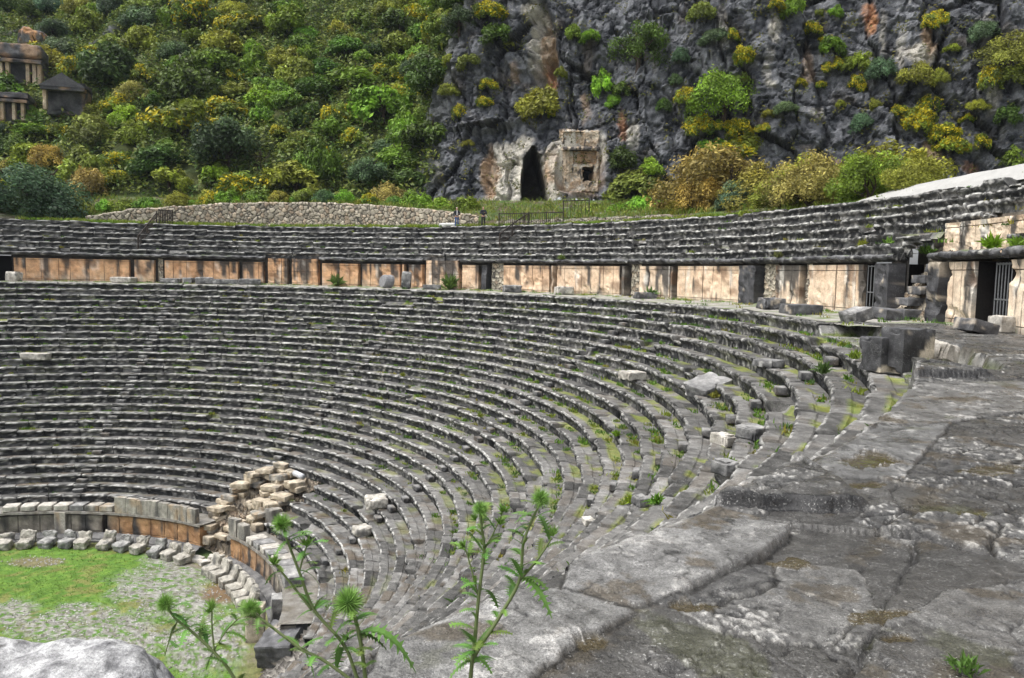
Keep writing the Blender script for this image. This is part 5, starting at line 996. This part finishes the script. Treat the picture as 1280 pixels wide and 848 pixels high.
for (b, pl), L in grp.items():
    L.sort(key=lambda p: p['x'])
    for i, p in enumerate(L):
        lab = f'{b} {pl}' if len(L) == 1 else f'{b} {pl}, {TENS[min(i, 19)]} from left'
        if len(L) == 2: lab = f'{b} {pl}, '+('left one' if i == 0 else 'right one')
        tag(p['o'], lab, 'tree' if p['name'] == 'tree' else 'bush', p['group'])
# low scrub between the bushes: nobody could count it
def scatter(name, P, nrm, size, tint, mat, seed, spread=.6, alpha=1.):
    r = np.random.RandomState(seed); n = len(P); nn = nrm+spread*r.normal(size=(n, 3)); nn /= np.linalg.norm(nn, axis=1)[:, None]; t = np.cross(nn, r.normal(size=(n, 3))); t /= np.linalg.norm(t, axis=1)[:, None]; b = np.cross(nn, t); s = size*r.uniform(.5, 1.4, n)[:, None]
    V = np.stack([P-t*s, P-b*s*.5+nn*s*.15, P+t*s, P+b*s*.5+nn*s*.15], 1).reshape(-1, 3); col = np.concatenate([tint*r.uniform(.6, 1.4, (n, 1)), np.full((n, 1), alpha)], 1)
    return link(name, mesh_np(name, V, np.arange(4*n).reshape(n, 4), M[mat], np.repeat(col, 4, 0)))
r = np.random.RandomState(9); sel = np.argwhere((cm < .7) & (PXX > -120) & (PXX < 680) & (PXY > -120)); 
wgt = dS[0][sel[:, 1]]*np.gradient(ulist)[sel[:, 0]]; NU = 190000; k = r.choice(len(sel), NU, p=wgt/wgt.sum()); P = UXY[sel[k, 0], sel[k, 1]]+r.normal(0, .35, (NU, 3)); nz = fbm(P*.35, 3); hgt = .15+np.maximum(0, .9*fbm(P*.6+4, 3)+.35)*r.uniform(0, 1, NU)*2.2; P[:, 2] += hgt
keep = fbm(P*.16+60, 4) < .30; P, nz = P[keep], nz[keep]
tint = mixc((.06, .12, .022), (.19, .22, .04), np.clip(.5+nz*1.2+.3*r.normal(size=len(P)), 0, 1)); tag(scatter('undergrowth', P, np.tile([0, -.3, 1.], (len(P), 1)), .27, tint, 'leaf', 2), kind='stuff')
# little plants clinging to cracks of the cliff
sel = np.argwhere((cm > .6) & (PXX > 480) & (PXX < 1400) & (PXY > -60) & (PXY < 262)); f = fbm(qw[sel[:, 0], sel[:, 1]]*.7+90, 3); sel = sel[f > .22]; k = r.choice(len(sel), 5000); P = UXY[sel[k, 0], sel[k, 1]]+NB[sel[k, 0], sel[k, 1]]*r.uniform(.05, .3, (5000, 1))+r.normal(0, .10, (5000, 3))
tag(scatter('cliff_moss_foliage', P, NB[sel[k, 0], sel[k, 1]]+np.array([0, 0, .5]), .13, mixc((.06, .085, .02), (.17, .15, .03), r.rand(5000)), 'leaf', 3), kind='stuff')
# ---------------------------------------------------------------- grass on seats, terrace, walkway and orchestra
def blades(name, P, hgt, wid, tint, seed, lean=.45):
    r = np.random.RandomState(seed); n = len(P); a = r.uniform(0, 2*PI, n); d = np.stack([np.cos(a), np.sin(a), 0*a], -1); w = np.stack([-np.sin(a), np.cos(a), 0*a], -1)*wid[:, None]; le = np.abs(r.normal(0, lean, n))[:, None]*hgt[:, None]; up = np.array([0, 0, 1.])*hgt[:, None]
    V = np.stack([P-w, P+w, P+w*.7+up*.6+d*le*.4, P-w*.1+up*(1-.25*le/np.maximum(hgt[:, None], .01))+d*le], 1).reshape(-1, 3); col = np.concatenate([tint*r.uniform(.65, 1.35, (n, 1)), np.ones((n, 1))], 1)
    return link(name, mesh_np(name, V, np.arange(4*n).reshape(n, 4), M['grass'], np.repeat(col, 4, 0)))
r = np.random.RandomState(21); P = []; S = []
def tuft(c, n, h, rad, s): P.append(np.asarray(c)+np.concatenate([r.normal(0, rad, (n, 2)), np.zeros((n, 1))], 1)); S.append(np.stack([h*r.uniform(.4, 1.2, n), np.full(n, s)], -1))
GREEN = [(.10, .20, .02), (.19, .24, .03), (.07, .14, .03), (.24, .22, .04)]; TC = []
for k in range(28):
    R, z = R0+k*T, Z0+k*RS; n = int(60+k*6.0) if k > 6 else 14
    for q in range(n):
        th = D(r.uniform(-20, 128)); d = np.linalg.norm(p3(R, th, z)-CO)
        if fbm(np.array([th*9, k*.55, 3.]), 3) < -.02+(.16 if k < 7 else 0): continue
        m = r.randint(10, 34); tuft(p3(R+T*r.uniform(.72, .93), th, z-.05), m, r.uniform(.05, .20), r.uniform(.04, .16), .012+.0003*d); TC.append(np.tile(GREEN[r.choice(4, p=[.4, .3, .2, .1])], (m, 1)))
for k in range(6):
    R, z = RU+k*T, HW+(k+1)*RSU
    for q in range(24):
        th = D(r.uniform(-5, 128)); m = r.randint(12, 40); tuft(p3(R+T*r.uniform(.6, .9), th, z-.05), m, r.uniform(.08, .25), r.uniform(.05, .2), .02); TC.append(np.tile(GREEN[r.choice(4)], (m, 1)))
for q in range(260):   # walkway foot
    th = D(r.uniform(6, 128)); R = r.choice([r.uniform(39.3, 39.95), r.uniform(35.9, 39.9)], p=[.75, .25]); m = r.randint(8, 26); tuft(p3(R, th, .0), m, r.uniform(.06, .22), .14, .018); TC.append(np.tile(GREEN[r.choice(4)], (m, 1)))
for q in range(60):   # gap of the top course, cracks in the paving
    th = D(r.uniform(-9, 8)); m = r.randint(10, 26); tuft(p3(r.uniform(35.6, 36.8), th, -.42), m, r.uniform(.03, .12), .12, .008); TC.append(np.tile(GREEN[r.choice(4)], (m, 1)))
P_, S_, T_C = np.concatenate(P), np.concatenate(S), np.concatenate(TC); g1 = blades('seat_grass', P_, S_[:, 0], S_[:, 1], T_C, 1); g1.color = (1, 1, 1, 1); tag(g1, kind='stuff')
# terrace strip
n = 26000; th = D(1)*r.uniform(2, 128, n); R = RTOP+.25+np.abs(r.normal(0, 1.6, n)); R = np.where(r.rand(n) < .12, r.uniform(RTOP, RTOP+9, n), R); ok = fbm(np.stack([th*22, R*.7, 0*R], -1), 3) > -.14; th, R = th[ok], R[ok]
ok = (R < RT_W-.4); th, R = th[ok], R[ok]; z = TOPZ-.04+(R-RTOP)*.06; Pq = pol(R, th, z); nz = fbm(Pq*.8, 3)
g2 = blades('terrace_grass', Pq, r.uniform(.12, .42, len(R))*(1+.6*nz), np.full(len(R), .028), mixc((.12, .24, .02), (.26, .27, .04), np.clip(.4+nz, 0, 1)), 2); tag(g2, kind='stuff')
n = 30000; th = D(1)*r.uniform(2, 128, n); R = r.uniform(RT_W+.3, RT_W+14, n); ok = fbm(np.stack([th*22, R*.4, 0*R], -1), 3) > -.12; th, R = th[ok], R[ok]; Pq = pol(R, th, 0*R); v_ = (Pq-CO)@VH; u_ = (Pq-CO)@UH; ts_ = v_-V0(u_); tt = np.clip((R-RT_W)/(np.maximum(R-RT_W, 0)+np.maximum(-ts_, 0)+.01), 0, 1); zw = wall_top(th)-.12; Pq[:, 2] = zw+(ZB+.25-zw)*tt; ok = ts_ < -.4; Pq = Pq[ok]
g3 = blades('terrace_grass', Pq, r.uniform(.2, .65, len(Pq)), np.full(len(Pq), .03), mixc((.10, .19, .02), (.24, .24, .05), r.rand(len(Pq))), 3); tag(g3, kind='stuff')
# orchestra turf and pebbles
n = 42000; a = r.uniform(0, 2*PI, n); R = 14.2*np.sqrt(r.rand(n)); Pq = pol(R, a, 0*R+ZG-.02); Pq[:, 2] += .05*fbm(Pq*.5, 3)+.03*fbm(Pq*3, 3); px, py, dd = proj(Pq); vis = (px > -60) & (px < 420) & (py < 900)
gv = np.zeros(n); n1 = fbm(Pq*.45+3, 4); n2 = fbm(Pq*2.4, 4)
for (x, y, rx, ry) in [(225, 715, 40, 26), (215, 745, 70, 26), (60, 785, 60, 16), (160, 795, 80, 22), (110, 770, 50, 14), (260, 800, 60, 40), (20, 770, 30, 20), (275, 740, 26, 14), (45, 703, 35, 6)]: gv = np.maximum(gv, sstep(1.35, .6, np.hypot((px-x)/rx, (py-y)/ry)+.9*n1+.5*n2))
gr = vis & (gv < .75+1.3*n2); Pg = Pq[gr]; nz = fbm(Pg*.9+5, 3); g4 = blades('orchestra_grass', Pg, r.uniform(.03, .11, len(Pg)), np.full(len(Pg), .016), mixc((.065, .165, .016), (.18, .21, .03), np.clip(.35+1.3*nz, 0, 1)), 4, .7); tag(g4, kind='stuff')
ps = Pq[vis & (gv > .35)][:1700]; V = []; F = []; C = []; oc = np.array([[1, 0, 0], [0, 1, 0], [-1, 0, 0], [0, -1, 0], [0, 0, .7], [0, 0, -.7]]); of = np.array([[0, 1, 4], [1, 2, 4], [2, 3, 4], [3, 0, 4], [1, 0, 5], [2, 1, 5], [3, 2, 5], [0, 3, 5]])
sz = r.uniform(.02, .07, len(ps)); aa = r.uniform(0, 6, len(ps)); ca, sa = np.cos(aa), np.sin(aa); Vx = oc[None]*sz[:, None, None]*r.uniform(.6, 1.3, (len(ps), 6, 1)); Vr = Vx.copy(); Vr[..., 0] = Vx[..., 0]*ca[:, None]-Vx[..., 1]*sa[:, None]; Vr[..., 1] = Vx[..., 0]*sa[:, None]+Vx[..., 1]*ca[:, None]
Vr = Vr+ps[:, None]+np.array([0, 0, .03]); col = np.repeat(mixc((.18, .17, .15), (.44, .43, .41), r.rand(len(ps)))[:, None], 6, 1)
tag(link('gravel', mesh_np('gravel', Vr.reshape(-1, 3), (of[None]+6*np.arange(len(ps))[:, None, None]).reshape(-1, 3), M['rubble'], col.reshape(-1, 3))), kind='stuff')
# weeds one can point at
def weed(x, y, P, h, rad, tint, label, name='weed', leafy=True, seed=0, n=90):
    rr = np.random.RandomState(seed+int(x)); a = rr.uniform(0, 2*PI, n); e = np.abs(rr.normal(.55, .3, n)); L = h*rr.uniform(.45, 1.1, n); d = np.stack([np.cos(a)*np.sin(e), np.sin(a)*np.sin(e), np.cos(e)], -1); b0 = rr.normal(0, rad*.3, (n, 3))*np.array([1, 1, 0]); w = np.cross(d, rr.normal(size=(n, 3))); w /= np.linalg.norm(w, axis=1)[:, None]; w *= (h*.07 if leafy else h*.025)
    tip = b0+d*L[:, None]-np.array([0, 0, 1])*(L*np.sin(e)*.35)[:, None]; md = b0+d*(L*.55)[:, None]; V = np.stack([b0-w*.3, md-w, tip, md+w], 1).reshape(-1, 3)
    c = np.concatenate([np.tile(tint, (n, 1))*rr.uniform(.6, 1.4, (n, 1)), np.ones((n, 1))], 1); o = link(name, mesh_np(name, V, np.arange(4*n).reshape(n, 4), M['grass'], np.repeat(c, 4, 0)), None, tuple(P)); return tag(o, label, 'weed')
def up_row(x, y, R): P = at_cyl(x, y, R); return P
for x, y, R, z, h, t, lab in [(1240, 296, RW+.05, HW+.05, .62, (.17, .30, .02), 'bright green feathery weed on the cornice above the wide barred doorway'), (1272, 296, RW+.05, HW+.05, .42, (.17, .29, .03), 'smaller bright green weed at the right edge above the wide barred doorway'),
                            (1078, 312, RU+.4, HW+.45, .4, (.22, .24, .03), 'yellow green weed on the rows above the narrow barred doorway'), (1110, 310, RU+.3, HW+.42, .45, (.11, .20, .03), 'dark green weed at the top of the broken steps'), (1160, 306, RU+.8, HW+.05, .5, (.10, .19, .03), 'low green weed on the broken ledge left of the cornice weed'),
                            (972, 320, RW-.1, HW+.05, .45, (.12, .13, .04), 'olive tuft on the cornice above the rubble niche'), (421, 352, 39.5, 0, 1.3, (.11, .17, .04), 'tall thin weed growing at the foot of the orange wall'), (562, 352, 39.5, 0, 1.6, (.11, .18, .04), 'tall thin weed against the stained wall right of the grey stump'),
                            (813, 374, 39.4, 0, .9, (.10, .19, .04), 'leafy weed at the wall foot beside a dark flat block'), (702, 322, RW-.1, HW+.05, .5, (.12, .17, .04), 'green tuft on the cornice above the long cream panel')]:
    P = at_cyl(x, y, R); P[2] = z; weed(x, y, P, h, .2, t, lab)
for x, y, h, t, lab in [(1068, 470, .30, (.17, .24, .03), 'yellow green tuft on the row below the upright black block'), (1028, 485, .38, (.07, .12, .03), 'dark green weed on the seat row left of the upright black block'), (893, 498, .30, (.22, .22, .04), 'yellow green tuft under the large tilted block'), (790, 630, .30, (.20, .28, .02), 'yellow green weed beside the small round stone on the seats'), (820, 630, .26, (.10, .22, .02), 'bright green weed low on the seats near the paving edge'), (912, 583, .22, (.12, .20, .03), 'green tuft behind the dark rounded block on the seats'), (504, 478, .34, (.22, .25, .03), 'single yellow green weed in the middle of the seat rows'), (230, 428, .4, (.13, .25, .03), 'green weed patch in the upper left seat rows'), (600, 528, .3, (.20, .24, .03), 'small yellow green weed among the middle seat rows'), (770, 550, .3, (.14, .24, .02), 'green weed on the right middle seat rows')]:
    P, k = on_seats(x, y); weed(x, y, P, h, .16, t, lab)
P = at_plane(1205, 840, .02); weed(1205, 840, P, .09, .06, (.10, .19, .04), 'tiny green weed in the paving at lower right', n=60)
# ---------------------------------------------------------------- two people at the top of the seats
M['skin'] = plain_mat('skin', (.50, .30, .22), .6, var=.1); M['navy'] = plain_mat('dark_jacket_cloth', (.018, .020, .028), .85, var=.3); M['jeans'] = plain_mat('blue_jeans_cloth', (.045, .10, .26), .85, var=.3); M['slate'] = plain_mat('dark_trouser_cloth', (.022, .022, .026), .85, var=.3)
M['greyhair'] = plain_mat('grey_hair', (.38, .37, .36), .8); M['darkhair'] = plain_mat('dark_hair', (.02, .016, .013), .7); M['shirt'] = plain_mat('pale_shirt_cloth', (.5, .5, .5), .85); M['shoe'] = plain_mat('pale_shoe', (.25, .25, .27), .7); M['gadget'] = plain_mat('black_plastic', (.02, .02, .02), .4)
def skin(name, verts, edges, mat, parent, sub=2):
    me = bpy.data.meshes.new(name); me.from_pydata([v[:3] for v in verts], edges, []); me.materials.append(mat); o = link(name, me, parent, (0, 0, 0)); m = o.modifiers.new('skin', 'SKIN'); m.use_smooth_shade = True
    for i, v in enumerate(verts): me.skin_vertices[0].data[i].radius = (v[3], v[4] if len(v) > 4 else v[3])
    me.skin_vertices[0].data[0].use_root = True; s = o.modifiers.new('sub', 'SUBSURF'); s.levels = s.render_levels = sub; return o
def person(P, face, label, trousers, hair, pose):
    o = empty('person', tuple(P), label, 'person'); o.rotation_euler = (0, 0, face)   # faces local -Y
    hands = {'low': [(-.30, -.02, 1.08), (-.25, -.16, .90)], 'chest': [(-.27, -.10, 1.12), (-.07, -.26, 1.20)]}[pose]
    hl, hr = hands, [(-x, y, z) for x, y, z in hands]
    if pose == 'low': hr = [(.26, -.10, 1.12), (.06, -.24, 1.12)]
    # body: one continuous figure
    V = [(0, .01, .92, .13, .10), (0, .02, 1.15, .135, .10), (0, .02, 1.38, .15, .095), (0, .01, 1.48, .06), (0, -.015, 1.56, .062, .072), (0, -.02, 1.64, .078, .095), (0, -.01, 1.71, .07, .085),
         (-.09, .01, .86, .085), (-.10, -.01, .48, .058), (-.11, .03, .09, .04), (-.115, -.12, .035, .038), (.09, .01, .86, .085), (.11, .02, .48, .058), (.12, .05, .09, .04), (.13, -.10, .035, .038),
         (-.19, .02, 1.40, .055), (*hl[0], .043), (*hl[1], .032), (.19, .02, 1.40, .055), (*hr[0], .043), (*hr[1], .032)]
    for sgn, h in ((-1, hl), (1, hr)):
        e, w = np.array(h[0]), np.array(h[1]); d = (w-e)/np.linalg.norm(w-e); V.append((*(w+d*.07), .026, .036))
    E = [(0, 1), (1, 2), (2, 3), (3, 4), (4, 5), (5, 6), (0, 7), (7, 8), (8, 9), (9, 10), (0, 11), (11, 12), (12, 13), (13, 14), (2, 15), (15, 16), (16, 17), (2, 18), (18, 19), (19, 20), (17, 21), (20, 22)]
    skin('body', V, E, M['skin'], o)
    skin('trousers', [(0, .01, .95, .15, .115), (-.09, .01, .84, .10), (-.10, -.01, .48, .074), (-.11, .03, .07, .06), (.09, .01, .84, .10), (.11, .02, .48, .074), (.12, .05, .07, .06)], [(0, 1), (1, 2), (2, 3), (0, 4), (4, 5), (5, 6)], M[trousers], o)
    skin('jacket', [(0, .01, .90, .165, .13), (0, .02, 1.15, .16, .125), (0, .02, 1.39, .17, .12), (0, .01, 1.47, .085), (-.19, .02, 1.40, .078), (*hl[0], .062), (*hl[1], .05), (.19, .02, 1.40, .078), (*hr[0], .062), (*hr[1], .05)], [(0, 1), (1, 2), (2, 3), (2, 4), (4, 5), (5, 6), (2, 7), (7, 8), (8, 9)], M['navy'], o)
    skin('hair', [(0, .035, 1.62, .06), (0, .035, 1.68, .078), (0, .0, 1.745, .062)], [(0, 1), (1, 2)], M[hair], o)
    for sx, q in ((-1, (-.113, -.05, .04)), (1, (.125, -.03, .04))): m = MB(); m.tube(smooth_path([np.array(q)+np.array([0, .11, .01]), np.array(q), np.array(q)-np.array([0, .12, .012])], 6), [.035, .05, .05, .055, .05, .03], 8); m.build('shoe', M['shoe'], o, True, (0, 0, 0))
    if pose == 'low':
        m = MB(); m.box((0, -.128, 1.24), .10, .03, .42); m.build('shirt', M['shirt'], o, False, (0, 0, 0))
    for sx in (-1, 1): m = MB(); m.box((sx*.032, -.112, 1.655), .018, .012, .012); m.build('eye', M['gadget'], o, False, (0, 0, 0))
    m = MB(); m.tube([(0, -.10, 1.655), (0, -.128, 1.615)], [.010, .016], 6); m.build('nose', M['skin'], o, True, (0, 0, 0))
    return o
for x, y, lab, tr, ha, po, sc_ in [(571, 275, 'grey-haired person in open dark jacket, pale shirt and blue jeans standing on the top terrace', 'jeans', 'greyhair', 'low', 1.0), (604, 279, 'person in all dark clothes with hands at the chest, right of the one in jeans', 'slate', 'darkhair', 'chest', 1.0)]:
    P = at_cyl(x, y, RTOP+.5); P[2] = TOPZ; v = P-CO; person(P, math.atan2(v[1], v[0])-PI/2+.15, lab, tr, ha, po)
P = at_cyl(604, 279, RTOP+.5); P[2] = TOPZ; v = (CO-P); v[2] = 0; v /= np.linalg.norm(v); c = P+v*.30+np.array([0, 0, 1.22]); m = MB(); m.box(c, .13, .09, .09, math.atan2(v[1], v[0])+PI/2); m.tube([c+v*.04, c+v*.11], .035, 10)
tag(m.build('camera_body', M['gadget']), 'small black camera held at the chest of the person in dark clothes', 'camera')

# ---------------------------------------------------------------- thistles close to the camera
GT = (.13, .24, .055)
def head_mesh(seed, open_=0.):
    r = np.random.RandomState(seed); m = MB(); n = 260; i = np.arange(n)+.5; ph = np.arccos(1-2*i/n); a = PI*(1+5**.5)*i; d = np.stack([np.cos(a)*np.sin(ph), np.sin(a)*np.sin(ph), np.cos(ph)], -1)
    u = np.linspace(0, PI, 9); w = np.linspace(0, 2*PI, 13); U, Wq = np.meshgrid(u, w, indexing='ij'); m.add(.52*np.stack([np.sin(U)*np.cos(Wq), np.sin(U)*np.sin(Wq), np.cos(U)], -1).reshape(-1, 3), grid_faces(9, 13).tolist(), (.5, .6, .45))
    for q in d:
        if q[2] < -.93: continue
        L = r.uniform(.95, 1.12)+(.9*max(0, q[2]-.5)*r.rand() if open_ else 0)*open_; t = np.cross(q, r.normal(size=3)); t /= np.linalg.norm(t); b = np.cross(q, t); e = q+np.array([0, 0, .12])+r.normal(0, .03, 3); e /= np.linalg.norm(e)
        p0 = q*.45; v = [p0+t*.06, p0-.5*t*.06+.87*b*.06, p0-.5*t*.06-.87*b*.06, e*L*1.3]; br = r.uniform(.8, 1.3)
        m.add(v, [(0, 1, 3), (1, 2, 3), (2, 0, 3)], (br*1.15, br*1.15, br*1.0))
    return m
def bud_mesh(seed):
    r = np.random.RandomState(seed); m = MB()
    for k in range(46):
        a = r.uniform(0, 6.28); e = abs(r.normal(.5, .35)); d = np.array([math.cos(a)*math.sin(e), math.sin(a)*math.sin(e), math.cos(e)]); L = r.uniform(.7, 1.5); t = np.cross(d, r.normal(size=3)); t /= np.linalg.norm(t); m.add([-d*.1-t*.03, d*L*.4-t*.075, d*L, d*L*.4+t*.075], [(0, 1, 2, 3)], np.ones(3)*r.uniform(.8, 1.25))
    return m
def leaf_blade(p, d, L, seed, droop=.6):
    """a lobed, spiny leaf arching from p along d"""
    r = np.random.RandomState(seed); m = MB(); d = np.asarray(d, float)/np.linalg.norm(d); side = np.cross(d, [0, 0, 1.]); side = side/(np.linalg.norm(side)+1e-6); n = 9; mid = []
    for k in range(n+1): t = k/n; mid.append(np.asarray(p)+d*L*t+np.array([0, 0, L*(.35*t-droop*t*t)]))
    mid = np.array(mid); wd = L*.085*np.sin(np.clip(np.linspace(.12, 1, n+1), 0, 1)*PI)**.7+L*.008
    for s in (-1, 1):
        V = [*mid, *[mid[k]+s*side*wd[k]*1.+np.array([0, 0, .25*wd[k]]) for k in range(n+1)]]; m.add(V, [(k, k+1, n+2+k, n+1+k) for k in range(n)], np.ones(3)*r.uniform(.8, 1.1))
        for k in range(1, n):   # spines and lobes
            f = mid[k+1]-mid[k-1]; f /= np.linalg.norm(f)+1e-9; tip = mid[k]+s*side*wd[k]*r.uniform(2.2, 3.8)+f*L*.09+np.array([0, 0, r.uniform(-.02, .03)*L]); m.add([mid[k]+s*side*wd[k]*.6, mid[k]+s*side*wd[k]*.6+f*L*.085, tip], [(0, 1, 2)], np.ones(3)*r.uniform(.9, 1.3))
    return m
def thistle(label, dep, root, stems, heads, buds, leaves, seed):
    o = empty('thistle', tuple(root), label, 'thistle'); r = np.random.RandomState(seed); at = lambda x, y, k=0.: at_depth(x, y, dep+k)
    for pts, w0, w1 in stems:
        Q = [at(*q) for q in pts]
        if pts[0][1] > 838:
            d_ = Q[0]-Q[1]; d_ = d_/np.linalg.norm(d_); d_ = d_*np.array([.75, .75, 1]); L_ = min(1.3, (Q[0][2]+.35)/max(-d_[2], .25)); Q = [Q[0]+d_*L_, Q[0]+d_*L_*.5]+Q
        V = smooth_path(Q, len(Q)*6)
        for q_ in range(3, len(V)-1, 2 if w0 > .006 else 3):
            if proj(V[q_])[1] > 870: continue
            dd_ = r.normal(size=3)*np.array([1, 1, .3])+np.array([0, 0, .35]); h = leaf_blade(V[q_], dd_, r.uniform(.035, .075), seed*500+len(o.children), .45).build('leaf', M['thistle'], o, False); h.color = (GT[0]*r.uniform(.8, 1.3), GT[1]*r.uniform(.85, 1.2), GT[2], 1)
        m = MB(); m.tube(V, np.linspace(w0, w1, len(V))*.72, 8, np.ones(3)*1.05); s = m.build('stem', M['thistle'], o, True); s.color = (.165, .21, .085, 1)
    for i, (x, y, rp, op) in enumerate(heads):
        m = head_mesh(seed*10+i, op); h = m.build('flower_head', M['thistle'], o, False, Vector(at(x, y)-np.array(o.location))); R = rp*dep/FPX; h.scale = (R, R, R); h.rotation_euler = (r.normal(0, .25), r.normal(0, .25), r.uniform(0, 6)); h.color = (GT[0]*1.5, GT[1]*1.4, GT[2]*1.7, 1)
    for i, (x, y, rp) in enumerate(buds):
        m = bud_mesh(seed*20+i); h = m.build('bud', M['thistle'], o, False, Vector(at(x, y)-np.array(o.location))); R = rp*dep/FPX; h.scale = (R, R, R); h.rotation_euler = (r.normal(0, .3), r.normal(0, .3), 0); h.color = (GT[0]*1.3, GT[1]*1.25, GT[2]*1.1, 1)
    for i, (x, y, x1, y1, dr) in enumerate(leaves):
        p = at(x, y); q = at(x1, y1, r.normal(0, .03)); L = np.linalg.norm(q-p); d = (q-p)/L-np.array([0, 0, .35-dr]); m = leaf_blade(p, d, L*1.05, seed*30+i, dr); h = m.build('leaf', M['thistle'], o, False); h.color = (GT[0]*.95, GT[1]*r.uniform(.9, 1.2), GT[2], 1)
    return o
thistle('tall thistle on the right with several spiky green heads against the seats', 1.9, tuple(at_depth(590, 1180, 1.95)), [([(588, 850), (594, 794), (598, 750), (605, 688), (602, 660), (600, 640)], .0085, .004), ([(592, 822), (604, 802), (625, 770), (649, 726), (654, 681), (665, 650), (675, 630)], .0075, .004), ([(649, 726), (673, 698), (690, 672)], .005, .003), ([(598, 745), (586, 700), (582, 688)], .003, .002), ([(604, 690), (618, 664), (628, 640)], .003, .002)],
        [(600, 637, 9, .3), (676, 624, 11, 1.)], [(692, 670, 13), (629, 640, 11), (625, 656, 10), (581, 684, 11), (595, 650, 9)],
        [(598, 745, 575, 722, .5), (600, 738, 616, 760, .8), (650, 724, 676, 768, 1.1), (650, 724, 684, 738, .7), (652, 722, 640, 700, .3), (662, 655, 640, 668, .4), (665, 650, 690, 640, .3), (604, 685, 625, 676, .5), (604, 690, 588, 668, .2), (655, 683, 636, 672, .3), (594, 815, 570, 832, .6), (594, 812, 622, 806, .4), (594, 812, 566, 808, .3), (592, 822, 612, 842, .8), (592, 825, 566, 850, .7), (596, 806, 612, 786, .2), (594, 806, 578, 788, .2), (590, 830, 620, 828, .6), (602, 662, 618, 655, .3), (601, 660, 584, 664, .4)], 3)
thistle('central thistle group with one large round spiky head', 2.0, tuple(at_depth(450, 1160, 2.05)), [([(457, 850), (449, 794), (442, 768), (437, 756)], .0085, .006), ([(447, 850), (428, 804), (393, 763), (374, 715), (356, 667), (353, 657)], .0075, .004), ([(428, 842), (376, 811), (322, 770), (313, 761)], .007, .0045), ([(390, 763), (352, 715), (344, 706)], .005, .003), ([(374, 715), (381, 690), (383, 684)], .0035, .0025)],
        [(436, 753, 17, 0.), (352, 656, 11, .8), (313, 760, 10, .2)], [(383, 683, 13), (342, 706, 13), (324, 768, 8), (434, 800, 10)],
        [(449, 792, 500, 842, 1.2), (448, 794, 478, 812, .7), (444, 775, 424, 806, 1.0), (445, 776, 470, 768, .4), (446, 788, 428, 812, .9), (392, 763, 372, 776, .6), (393, 763, 412, 752, .4), (392, 760, 376, 744, .2), (360, 676, 346, 694, .6), (360, 678, 386, 668, .3), (374, 714, 392, 730, .8), (376, 811, 402, 798, .3), (378, 812, 384, 838, 1.), (374, 808, 358, 796, .3), (322, 771, 338, 760, .3), (322, 772, 322, 792, .9), (352, 715, 336, 730, .7), (428, 806, 446, 794, .3), (430, 810, 424, 838, .9)], 4)
thistle('leaning thistle at far left with a round head over the orchestra floor', 2.3, tuple(at_depth(350, 1060, 2.35)), [([(294, 850), (270, 818), (240, 790), (219, 773), (210, 760)], .0085, .0045), ([(268, 814), (265, 785), (265, 764)], .004, .003), ([(268, 812), (285, 786), (303, 770), (314, 766)], .0035, .002), ([(222, 776), (212, 800), (206, 820)], .003, .002)],
        [(207, 755, 10.5, .7)], [(265, 762, 12), (262, 766, 8)],
        [(220, 776, 200, 784, .4), (222, 778, 216, 800, .9), (226, 780, 244, 770, .3), (268, 812, 284, 800, .5), (268, 814, 262, 832, .8), (276, 796, 290, 778, .2), (288, 784, 312, 774, .3), (236, 788, 226, 808, .9), (234, 786, 256, 782, .5), (270, 818, 252, 812, .4)], 5)
# ---------------------------------------------------------------- damp air that greys the far slope
hz_m = bpy.data.materials.new('damp_air'); hz_m.use_nodes = True; nt = hz_m.node_tree; nt.nodes.clear(); o_ = nt.nodes.new('ShaderNodeOutputMaterial'); v_ = nt.nodes.new('ShaderNodeVolumePrincipled')
v_.inputs['Color'].default_value = (.80, .88, 1., 1); v_.inputs['Density'].default_value = .00012; nt.links.new(v_.outputs[0], o_.inputs['Volume'])
m = MB(); m.box((0, 0, 40), 1850, 1850, 112.5); h_ = m.build('haze', hz_m, None); tag(h_, kind='stuff')
